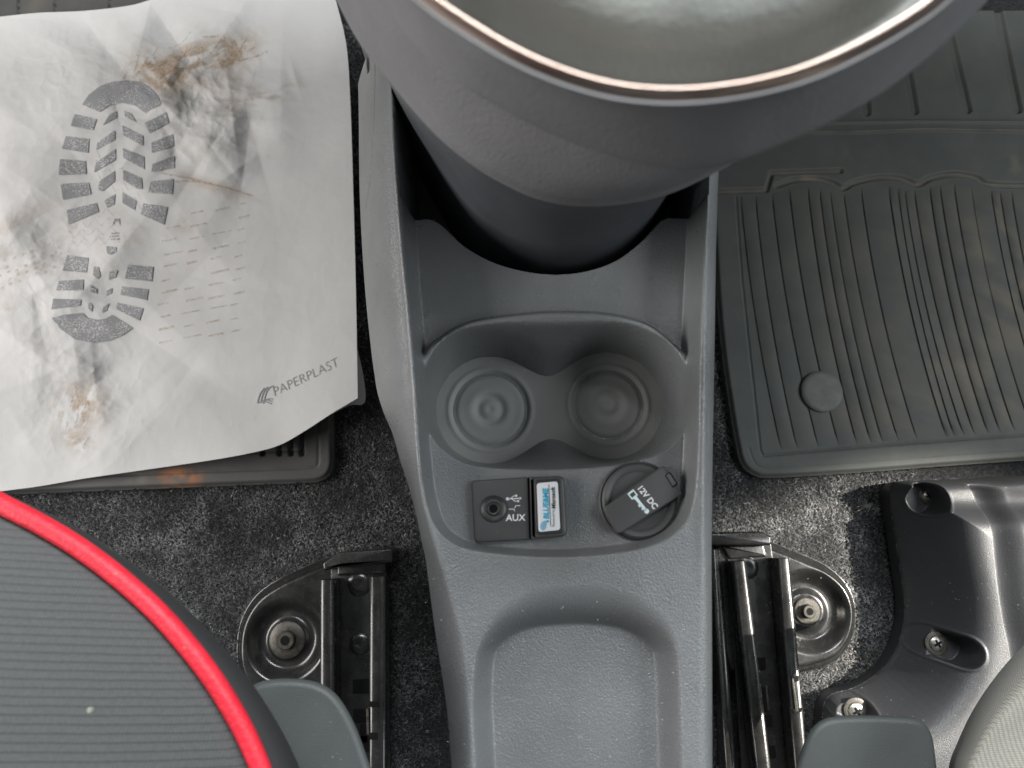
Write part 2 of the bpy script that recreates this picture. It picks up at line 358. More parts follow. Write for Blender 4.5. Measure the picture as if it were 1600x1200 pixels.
# ------------------------------------------------------------------ carpet
n = 90
gx = np.linspace(-0.75, 0.75, n * 2); gy = np.linspace(-0.45, 0.75, n * 2); X, Y = np.meshgrid(gx, gy)
def carpet_z(X, Y): return 0.004 * (vnoise(X + 3, Y + 3, 9, 5, 2) - 0.5)
o = grid_obj('carpet', X, Y, carpet_z(X, Y) - 0.001, M['carpet']); o['kind'] = 'structure'
def fibres(N):
    regs = [((470, 690), (40, 1260), 0.34), ((-20, 470), (735, 1260), 0.42), ((1100, 1430), (470, 1260), 0.40)]
    tot = sum(r[2] for r in regs); px = []; py = []
    for (a, b), (c, d), wgt in regs:
        k = int(N * wgt / tot); px.append(rng.uniform(a, b, k)); py.append(rng.uniform(c, d, k))
    px = np.concatenate(px); py = np.concatenate(py); x, y, _ = P(px, py, 0.0); k = len(x); z = carpet_z(x, y)
    ang = rng.normal(0, 1.1, k) + 2.6 * vnoise(x + 5, y + 5, 30, 77, 2) + 0.6; ln = rng.uniform(0.0012, 0.0036, k); lift = rng.uniform(0.0002, 0.0022, k); wd = rng.uniform(0.00010, 0.00024, k)
    dx, dy = np.cos(ang), np.sin(ang); nx, ny = -dy, dx; bend = rng.normal(0, 0.0005, k)
    p0 = np.stack([x, y, z - 0.0004], 1); p1 = np.stack([x + dx * ln * 0.5 + nx * bend, y + dy * ln * 0.5 + ny * bend, z + lift], 1); p2 = np.stack([x + dx * ln, y + dy * ln, z + lift * rng.uniform(0.3, 1.2, k)], 1)
    off = np.stack([nx * wd, ny * wd, 0 * wd], 1)
    co = np.stack([p0 - off, p0 + off, p1 - off, p1 + off, p2 - off * 0.5, p2 + off * 0.5], 1).reshape(-1, 3)
    b = np.arange(k)[:, None] * 6; q = np.concatenate([b + [0, 1, 3, 2], b + [2, 3, 5, 4]])
    cl = vnoise(x + 2, y + 2, 60, 15, 3); tone = np.clip(rng.beta(1.6, 2.6, k) * 0.85 + (cl - 0.5) * 0.9 + (vnoise(x + 8, y + 8, 16, 91, 2) - 0.5) * 0.5 + 0.05, 0, 1); tone[rng.random(k) < 0.012] = 0.97
    o = mesh_np('carpet_fibres', co, q, M['fibre'], None, False, {'tone': np.repeat(tone, 6)})
    o['kind'] = 'stuff'; o['label'] = 'dark charcoal felted carpet pile with pale flecks on the car floor'; o['category'] = 'carpet'
fibres(170000)

# ------------------------------------------------------------------ centre console
ZR, ZF, ZPL, ZC = 0.291, 0.272, 0.259, 0.213
con = empty('centre_console', V(880, 700, 0.0), 'dark grey plastic centre console with two cup holders and a rear tray', 'console')
def xline(pts, z):
    a = np.array(pts, float); zz = np.array([p[2] if len(p) > 2 else z for p in pts]); x, y, _ = P(a[:, 0], a[:, 1], zz)
    o = np.argsort(y); return lambda yy: np.interp(yy, y[o], x[o])
LE = [(548, -60), (556, 60), (560, 150), (562, 300), (568, 420), (577, 520), (585, 595), (597, 640), (612, 676), (627, 724), (639, 760), (651, 805), (660, 850), (666, 880), (679, 980), (697, 1100), (706, 1200), (714, 1290), (722, 1400)]
zl = np.interp([p[1] for p in LE], [-60, 560, 680, 860, 1400], [0.225, 0.225, 0.245, 0.262, 0.262])
LE = catmull(np.c_[np.array(LE, float), zl], 160)
xL = xline([tuple(p) for p in LE], 0)
xR = xline([(1131, -60), (1126, 200), (1121, 300), (1118, 400), (1116, 540), (1113, 700), (1111, 860), (1112, 1000), (1113, 1290), (1113, 1400)], 0.280)
CL = catmull([(612, -60), (612, 100), (616, 230), (623, 330), (629, 400), (639, 500), (647, 600), (653, 705), (662, 780), (680, 850), (705, 930), (724, 1010), (733, 1100), (738, 1200), (742, 1290), (746, 1400)], 120)
xCL = xline([tuple(p) for p in CL], ZR)
xCR = xline([(1112, -60), (1108, 200), (1104, 300), (1101, 400), (1098, 540), (1096, 700), (1095, 860), (1090, 1000), (1088, 1290), (1088, 1400)], ZR)
pk = catmull([(622, 170), (627, 240), (632, 320), (637, 400), (645, 500), (653, 600), (660, 700), (668, 770), (685, 822), (718, 850), (770, 861), (865, 867), (960, 861), (1022, 848), (1062, 822), (1080, 785), (1087, 700), (1089, 600), (1092, 500), (1096, 400), (1101, 300), (1106, 200), (1108, 100), (860, 60), (640, 110)], 180, True)
POCK = poly(pk, ZR)
ridge = catmull([(640, 1000), (640, 620), (662, 553), (690, 526), (735, 502), (830, 488), (890, 486), (952, 489), (1012, 505), (1054, 537), (1080, 566), (1100, 640), (1100, 1000)], 120)
RIDGE = poly(ridge, ZF)
ct = catmull([(660, 620), (664, 590), (683, 551), (711, 526), (760, 513), (847, 508), (952, 508), (1005, 520), (1047, 546), (1075, 592), (1079, 620), (1077, 646), (1069, 668), (1033, 703), (970, 722), (886, 730), (816, 730), (735, 722), (690, 695), (669, 662), (662, 640)], 160, True)
CUPT = poly(ct, ZF)
TRAY = poly(catmull([(758, 1460), (748, 1200), (744, 1110), (747, 1040), (760, 992), (785, 957), (825, 933), (880, 923), (930, 922), (985, 934), (1023, 960), (1048, 998), (1058, 1060), (1063, 1200), (1072, 1460)], 120), ZR)
CUT = poly(catmull([(560, 300), (610, 338), (650, 344), (670, 342), (690, 352), (725, 385), (770, 410), (820, 424), (870, 429), (920, 423), (965, 406), (1005, 375), (1030, 347), (1045, 340), (1062, 341), (1090, 338), (1140, 300), (1140, 0), (560, 0)], 160, True), ZPL)
cL = V(766, 640, ZC); cR = V(950, 633, ZC); RC = 0.0375
def cup_floor_sdf(X, Y, k=0.034):    # negative inside
    a = np.hypot(X - cL.x, Y - cL.y) - RC; b = np.hypot(X - cR.x, Y - cR.y) - RC
    h = np.clip(0.5 + 0.5 * (b - a) / k, 0, 1); return b + (a - b) * h - k * h * (1 - h)
SEAM = poly(catmull([(592, 60), (592, 150), (588, 220), (579, 275), (565, 308)], 40), 0.262)
SLOT = poly(catmull([(577, 60), (580, 105), (582, 126)], 20), 0.250)
def pprof(t): # wall profile, rounded at both ends
    return sstep(0, 1, t)
def console_z(X, Y):
    q = np.clip((xCL(Y) - X) / np.maximum(xCL(Y) - xL(Y), 1e-4), 0, 1)
    zedge = np.interp(Y, [-0.10, 0.0, 0.05, 0.11, 0.32], [0.262, 0.262, 0.250, 0.225, 0.225])
    z = ZR - (ZR - zedge) * q ** 1.55
    q2 = np.clip((X - xCR(Y)) / np.maximum(xR(Y) - xCR(Y), 1e-4), 0, 1)
    z = z - 0.012 * (1 - np.sqrt(np.clip(1 - q2 * q2, 0, 1)))
    rearf = sstep(-0.03, 0.03, Y)
    z = z + 0.0020 * rearf * np.exp(-((X - xCL(Y)) / 0.0023) ** 2) + 0.0014 * rearf * np.exp(-((X - xCR(Y)) / 0.0028) ** 2)
    # gentle rounding towards the rim on the inner side handled by the wall profile
    dr = sdf(X, Y, RIDGE); zf = ZPL + (ZF - ZPL) * sstep(-0.0045, 0.002, dr)
    zf = zf + 0.0022 * np.exp(-((dr - 0.0035) / 0.0030) ** 2)
    dT = sdf(X, Y, CUPT); dF = np.maximum(cup_floor_sdf(X, Y), 0)
    r = np.clip((dT + 0.002) / (dT + 0.002 + dF + 1e-6), 0, 1); rr = np.where(dT > -0.002, r, 0)
    wall = 0.80 * rr + 0.20 * sstep(0, 1, rr); wall = wall * sstep(0, 0.004, dT + 0.002) ** 0.5
    zf = np.where(dT > -0.002, np.minimum(zf, ZF - (ZF - ZC) * wall), zf)
    dp = sdf(X, Y, POCK); t = np.clip((dp + 0.0018) / 0.0050, 0, 1)
    zin = z - (z - zf) * sstep(0, 1, t)
    dc = sdf(X, Y, CUT); zin = np.where(dp > -0.0018, np.where(dc > 0, np.minimum(zin, ZPL - 0.085 * sstep(0, 0.004, dc)), zin), zin)
    z = zin
    dtr = sdf(X, Y, TRAY); _, ytop, _ = P(900, 930, ZR); _, ymid, _ = P(900, 1030, ZR)
    wdt = 0.012 + 0.028 * sstep(float(ymid), float(ytop), Y)
    tt = np.clip((dtr + 0.003) / wdt, 0, 1); z = z - 0.021 * sstep(0, 1, tt) * (dtr > -0.003)
    ds = seg_dist(X, Y, SEAM); z = z - 0.0012 * (1 - sstep(0.0, 0.0009, ds))
    dl = seg_dist(X, Y, SLOT); z = z - 0.004 * (1 - sstep(0.0008, 0.0020, dl)) * sstep(0.001, 0.004, X - xL(Y))
    return z
ys = np.arange(-0.150, 0.335, 0.00058); nt = 390
tcol = np.linspace(0, 1, nt)
XL = xL(ys)[:, None]; XRr = xR(ys)[:, None]; X = XL + (XRr - XL) * tcol[None, :]; Y = np.repeat(ys[:, None], nt, 1)
Z = console_z(X, Y)
X = np.hstack([X[:, :1] + 0.004, X[:, :1] + 0.0005, X, X[:, -1:] - 0.0003, X[:, -1:] - 0.003]); Y = np.hstack([Y[:, :2], Y, Y[:, -2:]])
Z = np.hstack([0 * Z[:, :1] - 0.002, Z[:, :1] - 0.02, Z, Z[:, -1:] - 0.01, 0 * Z[:, -1:] - 0.002])
grid_obj('body', X, Y, Z, M['console'], con)
# cup liner with moulded rings
gx = np.arange(cL.x - 0.045, cR.x + 0.045, 0.0006); gy = np.arange(cL.y - 0.046, cR.y + 0.046, 0.0006); X, Y = np.meshgrid(gx, gy)
fl = cup_floor_sdf(X, Y); Z = np.full(X.shape, ZC + 0.0012)
for c_, s_ in ((cL, 1.0), (cR, 0.96)):
    rr = np.hypot(X - c_.x, Y - c_.y) / s_
    Z = Z + 0.0010 * np.exp(-((rr - 0.0285) / 0.0020) ** 2) - 0.0016 * np.exp(-((rr - 0.0250) / 0.0022) ** 2) + 0.0010 * np.exp(-((rr - 0.0135) / 0.004) ** 2) - 0.0010 * np.exp(-((rr - 0.0085) / 0.0025) ** 2) + 0.0009 * np.exp(-((rr - 0.003) / 0.003) ** 2)
grid_obj('cup_liner', X, Y, Z, M['liner'], con, keep=fl < 0.0012)

# scuffs in the tray and dust lying on the console
m = NT('scuff'); m.set((0.45, 0.45, 0.44), 0.6)
tr = m.n('ShaderNodeBsdfTransparent'); mx = m.n('ShaderNodeMixShader'); k = m.ramp(m.noise(500, 3, 0.7), [(0.35, (0, 0, 0)), (0.75, (0.85, 0.85, 0.85))])
m.l(k, mx.inputs[0]); m.l(tr.outputs[0], mx.inputs[1]); m.l(m.b.outputs[0], mx.inputs[2]); m.l(mx.outputs[0], m.t.nodes['Material Output'].inputs[0]); M['scuff'] = m.m
vs, fs = [], []
def scuff(x0, y0, ang, L, bend, wd):
    i0 = len(vs); n = 12
    for k in range(n):
        t = k / (n - 1) - 0.5; a = ang + bend * t; px = x0 + math.cos(a) * L * t; py = y0 + math.sin(a) * L * t
        for sgn in (-1, 1): vs.append([px - math.sin(a) * wd * sgn * (1 - abs(2 * t) ** 3), py + math.cos(a) * wd * sgn * (1 - abs(2 * t) ** 3)])
        if k: fs.append((i0 + 2 * k - 2, i0 + 2 * k - 1, i0 + 2 * k + 1, i0 + 2 * k))
for a_ in ((826, 1071, 0.2, 14, 1.0, 0.9), (905, 1150, 0.6, 26, 0.2, 0.6), (880, 1105, 0.9, 70, 0.3, 0.45), (920, 1118, 0.6, 60, 0.2, 0.4), (930, 1110, -0.4, 40, 0.4, 0.4), (920, 1062, -0.3, 40, 0.8, 0.4), (985, 1112, -0.6, 50, 1.2, 0.4), (940, 1045, -0.1, 90, 0.6, 0.3)): scuff(*a_)
for k in range(26): scuff(random.uniform(780, 1040), random.uniform(1000, 1195), random.uniform(0, 3.1), random.uniform(10, 55), random.uniform(-1, 1), random.uniform(0.2, 0.4))
for k in range(10): scuff(random.uniform(690, 760), random.uniform(880, 960), random.uniform(0, 3.1), random.uniform(8, 25), random.uniform(-1, 1), random.uniform(0.2, 0.35))
va = np.array(vs); zc_ = np.full(len(va), 0.275)
for _ in range(6):
    x, y, _z = P(va[:, 0], va[:, 1], zc_); zc_ = console_z(x, y)
x, y, _z = P(va[:, 0], va[:, 1], zc_); o = mesh_py('scuffs', np.stack([x, y, zc_ + 0.0004], 1), fs, M['scuff'], con); o['kind'] = 'stuff'
N = 900; px = rng.uniform(640, 1100, N); py = rng.uniform(340, 1200, N)
px[:260] = rng.normal(1000, 45, 260); py[:260] = rng.normal(640, 60, 260); px[260:420] = rng.uniform(760, 1050, 160); py[260:420] = rng.uniform(930, 1190, 160)
z_ = np.full(N, 0.28)
for _ in range(10):
    x, y, _z = P(px, py, z_); z_ = 0.5 * z_ + 0.5 * console_z(x, y)
ok = np.abs(z_ - console_z(*P(px, py, z_)[:2])) < 0.002; x, y = P(px, py, z_)[:2]; x, y, z_ = x[ok], y[ok], z_[ok] + 0.0004 + 0.0013 * (np.abs(z_[ok] - ZC) < 0.004)
k = len(x); r_ = 0.00008 + 0.00030 * rng.random(k) ** 5; an = rng.uniform(0, 3.14, k); ex = rng.uniform(1, 2.2, k)
dx, dy = np.cos(an) * r_ * ex, np.sin(an) * r_ * ex; ux, uy = -np.sin(an) * r_, np.cos(an) * r_
co = np.stack([np.stack([x - dx, y - dy, z_], 1), np.stack([x + ux, y + uy, z_], 1), np.stack([x + dx, y + dy, z_], 1), np.stack([x - ux, y - uy, z_], 1), np.stack([x, y, z_ + r_], 1)], 1).reshape(-1, 3)
b = np.arange(k)[:, None] * 5; m = NT('dust'); m.set((0.40, 0.40, 0.38), 0.9); M['dust'] = m.m
o = mesh_np('dust', co, np.concatenate([b + [3, 2, 4], b + [2, 1, 4], b + [1, 0, 4], b + [0, 3, 4]]), M['dust'], con, False); o['kind'] = 'stuff'

# AUX panel and port cover on the pocket floor
ZM = ZF - 0.001
def q4(pts, z, r): return rrect(poly(pts, z), r)
ap = slab('aux_panel', q4([(736, 751), (827, 745), (830, 843), (741, 848)], ZM + 0.005, [0.0035, 0.0006, 0.0006, 0.0035]), ZM + 0.005, ZM - 0.004, 0.0012, M['module'], con)
pc = slab('port_cover', q4([(827.5, 745), (882, 743), (887, 838), (830.5, 843)], ZM + 0.0075, [0.0006, 0.004, 0.004, 0.0006]), ZM + 0.0075, ZM - 0.004, 0.0022, M['module'], con)
zp = ZM + 0.0075
slab('label_frame', q4([(834.5, 749.5), (877, 748), (881, 833), (837.5, 836)], zp + 0.0008, 0.0032), zp + 0.0008, zp - 0.001, 0.0007, M['black'], pc)
slab('white_label', q4([(838.5, 755), (871.5, 752), (875.5, 828), (841.5, 831.5)], zp + 0.0012, 0.0018), zp + 0.0012, zp - 0.001, 0.0003, M['label'], pc)
jx = V(771, 795, ZM + 0.005); mpp = 0.449 / FPX
jk = lathe('jack_ring', jx.x, jx.y, [(20.5 * mpp, -0.002), (20.5 * mpp, 0.0004), (19 * mpp, 0.0009), (17 * mpp, 0.0003), (12 * mpp, -0.0002), (11 * mpp, 0.0004), (9 * mpp, 0.0009), (7.5 * mpp, 0.0006), (6.5 * mpp, -0.004), (0, -0.004)], M['black'], ap, 40, 40, ZM + 0.005)
lathe('jack_socket', jx.x, jx.y, [(10 * mpp, 0.0006), (8.6 * mpp, 0.0012), (6.8 * mpp, 0.0010), (6.2 * mpp, 0.0002)], M['bolt'], ap, 32, 40, ZM + 0.005)
zt_ = lambda px, py: ZM + 0.0052
lathe('jack_hole', jx.x, jx.y, [(6.4 * mpp, 0.0006), (0, 0.0005)], M['deep'], ap, 24, 40, ZM + 0.005)  # flat near-black disc, painted shade in place of an open hole
text_obj('aux_lettering', 'AUX', M['white'], ap, (790.5, 814), (1, -0.02), (0.02, -1), zt_, 14.5, 0, 0.25)
# usb mark: trunk, branches
def stroke(name, pts, wd, zf, mat, par, closed=False):
    p = np.array(pts, float); t = np.gradient(p, axis=0); t /= np.linalg.norm(t, axis=1)[:, None] + 1e-9; nn = np.stack([-t[:, 1], t[:, 0]], 1) * wd / 2
    v = []; f = []
    for i in range(len(p)):
        for s in (-1, 1):
            a = p[i] + s * nn[i]; v.append(V(a[0], a[1], float(zf(a[0], a[1]))))
        if i: f.append((2 * i - 2, 2 * i - 1, 2 * i + 1, 2 * i))
    return mesh_py(name, v, f, mat, par)
def dot(name, c, r, zf, mat, par): return flat_poly(name, [(c[0] + r * math.cos(k * 0.5236), c[1] + r * math.sin(k * 0.5236)) for k in range(12)], zf, mat, par)
stroke('usb_mark', [(793, 779.5), (805, 779), (814, 778.5)], 1.5, zt_, M['white'], ap)
dot('usb_mark', (793, 779.5), 2.5, zt_, M['white'], ap)
stroke('usb_mark', [(798, 779), (802, 775.2), (806, 774.8)], 1.2, zt_, M['white'], ap); dot('usb_mark', (806.5, 774.6), 1.9, zt_, M['white'], ap)
stroke('usb_mark', [(800, 779.6), (804, 783), (809, 783)], 1.2, zt_, M['white'], ap); dot('usb_mark', (809.5, 783), 1.8, zt_, M['white'], ap)
flat_poly('usb_mark', [(812, 776), (815.5, 778.5), (812, 781)], zt_, M['white'], ap)
stroke('contact_mark', [(804, 794), (806, 790), (813, 790)], 1.1, zt_, M['white'], ap)
stroke('contact_mark', [(795, 795.5), (803, 795.5), (804.5, 799)], 1.1, zt_, M['white'], ap)
zl_ = lambda px, py: zp + 0.0014
text_obj('label_lettering', 'BLUE&ME', M['blue'], pc, (857.5, 811), (-0.03, -1), (-1, 0.03), zl_, 11.6, 0.12, 0.5, 0.98)
text_obj('label_lettering', 'Powered by', M['blackink'], pc, (867.0, 823), (-0.03, -1), (-1, 0.03), zl_, 5.6, 0, 0.02)
text_obj('label_lettering', 'Microsoft', M['blackink'], pc, (868.0, 795), (-0.03, -1), (-1, 0.03), zl_, 8.6, 0.1, 0.3)
stroke('label_line', [(860.6, 823), (857.6, 757)], 0.8, zl_, M['blackink'], pc)
for r_ in (4.5, 7.5, 10.5):
    stroke('label_wave', [(856 - r_ * math.cos(a) , 820 - r_ * 0.8 * math.sin(a) + 2) for a in np.linspace(-0.9, 1.2, 9)], 1.5, zl_, M['blue'], pc)
dot('label_wave', (855.5, 814.5), 2.2, zl_, M['blue'], pc)
# 12 V socket with its strap lid
sc = V(997, 783, ZM); mp2 = 0.447 / FPX
lathe('socket_ring', sc.x, sc.y, [(63 * mp2, -0.003), (62 * mp2, 0.0012), (59 * mp2, 0.0018), (57 * mp2, 0.0006)], M['module'], con, 56, 50, ZM)
lathe('socket_cap', sc.x, sc.y, [(57.5 * mp2, -0.003), (57 * mp2, 0.0040), (54 * mp2, 0.0052), (48 * mp2, 0.0048), (44 * mp2, 0.0036), (0, 0.0036)], M['module'], con, 56, 35, ZM)
sl = slab('socket_lid', q4([(1036, 727), (1067.5, 772), (966, 836), (942, 794)], ZM + 0.0095, [0.0014, 0.0018, 0.003, 0.003]), ZM + 0.0095, ZM - 0.001, 0.0013, M['module'], con)
slab('hinge_tab', q4([(1041, 742), (1046.5, 739), (1057.5, 755.5), (1051.5, 760)], ZM + 0.0106, 0.0006), ZM + 0.0106, ZM + 0.008, 0.0005, M['trim'], sl)
slab('hinge_recess', q4([(1039, 742), (1047, 737), (1060, 756), (1051.5, 762.5)], ZM + 0.0097, 0.0006), ZM + 0.0097, ZM + 0.008, 0.0002, M['deep'], sl)  # flat near-black plate on the lid paints the shade of a recess
zs_ = lambda px, py: ZM + 0.0098
d1 = np.array([0.62, 0.785]); d2 = np.array([0.785, -0.62])
text_obj('socket_lettering', '12V DC', M['white'], sl, (995, 762.3), tuple(d1), tuple(d2), zs_, 13.0, 0, 0.4, 1.0)
k0 = np.array([984, 768.5])
def kp(a, b): return tuple(k0 + d1 * a + d2 * b)
for pl in ([(0, 5), (0, 7), (12, 7), (12, 5)], [(0, -5), (0, -3), (12, -3), (12, -5)], [(0, -3), (0, 5), (3, 5), (3, -3)], [(9.5, -3), (9.5, 5), (14, 4), (14, -2)], [(14, 4), (14, -1), (38, 0), (38, 4)], [(24, 0), (24, -3), (29, -3), (29, 0)], [(32, 0), (32, -2.5), (35, -2.5), (35, 0)]):
    flat_poly('key_mark', [kp(a, b) for a, b in pl], zs_, M['pale'], sl)
dot('key_mark', kp(40, 2), 4.0, zs_, M['pale'], sl)

# ------------------------------------------------------------------ gear housing
gh = empty('gear_lever_housing', V(1000, 150, 0.2), 'rounded grey gear lever housing with bright trim ring overhanging the console', 'gear housing')
def arc3(pts, n=150):
    a = catmull([p for p in pts], n); x, y, z = P(a[:, 0], a[:, 1], a[:, 2]); return np.stack([x, y, z], 1)
def zc(pts, z0, z1=None, z2=None):
    """attach heights: ends z0, middle z1"""
    n = len(pts); out = []
    for i, p in enumerate(pts):
        t = i / (n - 1); b = math.sin(math.pi * t); out.append((p[0], p[1], z0 + ((z1 if z1 is not None else z0) - z0) * b))
    return out
RG = [(560, -110), (615, -50), (672, 0), (720, 34), (800, 82), (880, 117), (960, 139), (1040, 147), (1120, 143), (1200, 129), (1270, 108), (1340, 76), (1414, 34), (1468, -5), (1530, -70), (1570, -130)]
FL = [(505, -130), (545, -70), (590, -5), (645, 66), (712, 126), (780, 168), (845, 202), (920, 233), (1000, 256), (1080, 266), (1140, 256), (1190, 238), (1280, 200), (1380, 144), (1480, 64), (1547, -5), (1600, -80), (1630, -140)]
AA = [(470, -130), (500, -60), (527, 0), (560, 60), (616, 132), (680, 204), (744, 256), (800, 288), (852, 308), (912, 316), (980, 312), (1050, 296), (1116, 266), (1190, 225), (1270, 175), (1350, 120), (1420, 50), (1480, -30), (1520, -120)]
def offs(pts, dpx):
    a = np.array(pts, float); t = np.gradient(a, axis=0); t /= np.linalg.norm(t, axis=1)[:, None]; nn = np.stack([-t[:, 1], t[:, 0]], 1); return [tuple(p) for p in a + nn * dpx]
rin = arc3(zc(RG, 0.548, 0.542))
# bezel: from lower edge up over a soft crease to the flange and the ring seat
r0 = arc3(zc(AA, 0.425, 0.415)); 
r0b = r0 + np.array([0, 0, -0.004]); 
r1 = arc3(zc(offs(AA, -3), 0.432, 0.424)); fl = arc3(zc(FL, 0.482, 0.470)); 
mid = fl + np.array([0, 0.010, -0.007]); low = r1 * 0.5 + mid * 0.5; low[:, 1] -= 0.003
fl1 = arc3(zc(offs(FL, -4), 0.490, 0.480)); seat = arc3(zc(offs(RG, 16), 0.5365, 0.5305))
b1 = fl1 * 0.7 + seat * 0.3; b1[:, 2] += 0.006; b2 = fl1 * 0.35 + seat * 0.65; b2[:, 2] += 0.007
seat_in = arc3(zc(offs(RG, 12), 0.534, 0.528))
def blend(rs, n):
    out = []
    for i in range(len(rs[0])):
        out.append(catmull([r[i] for r in rs], n))
    return [np.array([o[k] for o in out]) for k in range(n)]
loft('bezel', [r0b, r0] + blend([r1, low, mid], 12) + blend([fl, fl1, b1, b2, seat], 20) + [seat_in], M['bezel'], gh, False, deg=70)
# trim ring: half round
rings = []
for k in range(9):
    a = k / 8 * math.pi; off_px = 12 * math.cos(a); rings.append(arc3(zc(offs(RG, off_px), 0.541 + 0.0024 * math.sin(a) - 0.0034 * math.cos(a), 0.535 + 0.0024 * math.sin(a) - 0.0034 * math.cos(a))))
loft('trim_ring', rings, M['chrome'], gh, False, deg=80)
# leather boot: gap, then a gathered surface rising to the lever
nb, ns = 34, 150; rows = []
inner = arc3(zc(offs(RG, -12), 0.534, 0.528)); ctr = np.array(V(1075, -520, 0.545))
for k in range(nb):
    t = k / (nb - 1); ring = inner + (ctr - inner) * t; sidx = np.linspace(0, 1, ns)
    base = -0.016 * math.exp(-((t - 0.05) / 0.05) ** 2) + 0.040 * t ** 0.8
    fold = (0.0035 * np.sin(sidx * 9 + 1.5 * t + 0.2) + 0.0012 * np.sin(sidx * 17 + 1.3 - 3 * t)) * min(1, t * 3) * (1 - 0.4 * t)
    fold = fold + (0.010 * np.exp(-((sidx - 0.50 - 0.04 * t) / 0.06) ** 2) + 0.006 * np.exp(-((sidx - 0.30) / 0.05) ** 2)) * min(1, max(0, t - 0.12) * 2.5)
    ring[:, 2] = inner[:, 2] + base + fold - 0.002; rows.append(ring)
loft('boot', rows, M['boot'], gh, False, deg=180)
# column dropping into the console
A2 = [(520, -40), (560, 40), (618, 125), (690, 195), (750, 245), (805, 275), (855, 294), (912, 300), (980, 297), (1050, 282), (1110, 256), (1150, 200), (1180, 100)]
BB = [(560, 60), (600, 140), (640, 222), (672, 280), (702, 330), (738, 375), (785, 405), (830, 423), (875, 430), (925, 422), (970, 402), (1008, 368), (1040, 315), (1075, 265), (1100, 180)]
t0 = arc3(zc(A2, 0.425, 0.418)); bt = arc3(zc(BB, 0.225, 0.225))
rows = [t0 + (bt - t0) * t + np.array([0, 0.010 * math.sin(math.pi * t), 0]) for t in np.linspace(0, 1, 16)]
rows.append(rows[-1] + np.array([0, 0.004, -0.10]))
loft('column', rows, M['column'], gh, False, deg=180)

# lower dash that carries the housing; unseen, added to shade both footwells
db = empty('dashboard', (0.0, 0.5, 0.45), 'grey dashboard underside overhanging the footwells behind the gear lever housing', 'dashboard')
prof = [(0.330, 0.640), (0.318, 0.600), (0.322, 0.560), (0.345, 0.525), (0.400, 0.500), (0.700, 0.480), (0.700, 0.740), (0.420, 0.720), (0.360, 0.690)]
rings = [np.array([[xx, a, b] for a, b in prof]) for xx in np.linspace(-0.75, 0.75, 12)]
loft('panel', rings, M['bezel'], db, True, True, True, 50)

# ------------------------------------------------------------------ rubber mats
def mat_common(step, x0, x1, y0, y1):
    gx = np.arange(x0, x1, step); gy = np.arange(y0, y1, step); return np.meshgrid(gx, gy)
ZMAT = 0.012
mr = empty('rubber_floor_mat', V(1400, 500, 0.0), 'dirty black ribbed rubber floor mat with a round button, right of the console', 'floor mat', 'rubber floor mats')
out = catmull([(1100, -60), (1104, 150), (1112, 300), (1118, 400), (1123, 480), (1131, 560), (1141, 630), (1151, 690), (1160, 724), (1178, 741), (1205, 746), (1330, 739), (1460, 729), (1600, 719), (1760, 708)], 140)
out = np.vstack([out, [(1780, 700), (1780, -70), (1100, -70)]]); MRO = poly(out, ZMAT)
X, Y = mat_common(0.0009, MRO[:, 0].min() - 0.003, MRO[:, 0].max() + 0.003, MRO[:, 1].min() - 0.003, min(MRO[:, 1].max(), 0.56))
d, nx_, ny_ = seg_dist(X, Y, MRO, True, True); ins = inside(X, Y, MRO); d = np.where(ins, d, -d)
def mat_px(x0, y0): return poly([(x0, y0)], ZMAT)[0]
Z = np.full(X.shape, ZMAT) - 0.004 * (1 - sstep(0, 0.004, d))
inn = poly(catmull([(1150, 308), (1158, 420), (1168, 520), (1178, 610), (1188, 702), (1192, 711), (1205, 711), (1330, 700), (1460, 690), (1600, 680), (1760, 668)], 80), ZMAT)
Z -= 0.0011 * (1 - sstep(0.0004, 0.0013, seg_dist(X, Y, inn)))
o2 = poly(catmull([(1170, 700), (1182, 727), (1205, 730), (1330, 722), (1460, 712), (1600, 702), (1760, 690)], 60), ZMAT); Z -= 0.0005 * (1 - sstep(0.0003, 0.0012, seg_dist(X, Y, o2)))
step_ = poly([(1115, 300), (1198, 297), (1206, 270), (1314, 267)], ZMAT); scal = poly(catmull([(1215, 290), (1240, 281), (1270, 279), (1300, 285), (1318, 294), (1335, 285), (1375, 277), (1410, 279), (1434, 288), (1455, 278), (1490, 272), (1525, 277), (1545, 287), (1600, 290), (1760, 294)], 90), ZMAT)
dirt = np.zeros(X.shape)
for ln_, w_, dp_ in ((step_, 0.0022, 0.0030), (scal, 0.0024, 0.0030)):
    dd = seg_dist(X, Y, ln_); Z -= dp_ * (1 - sstep(w_ * 0.7, w_ * 1.5, dd)); dirt += 0.35 * (1 - sstep(w_, w_ * 2.8, dd)) * vnoise(X + 4, Y + 4, 70, 3)
band = poly(catmull([(1240, 207), (1330, 207), (1430, 203), (1520, 204), (1600, 205), (1760, 206)], 50), ZMAT); dd = seg_dist(X, Y, band)
Z += 0.003 * (1 - sstep(0.0004, 0.0020, dd)); dirt += 0.30 * (1 - sstep(0.0006, 0.0022, dd)) * sstep(0.3, 0.6, vnoise(X, Y, 40, 9))
band2 = poly([(1240, 193), (1430, 190), (1600, 191), (1760, 192)], ZMAT); dd = seg_dist(X, Y, band2); Z += 0.002 * (1 - sstep(0.0004, 0.0020, dd)); dirt += 0.12 * (1 - sstep(0.0006, 0.002, dd))
_, ykick, _ = P(1400, 190, ZMAT); Z += 0.10 * np.clip(Y - ykick - 0.004, 0, 1)
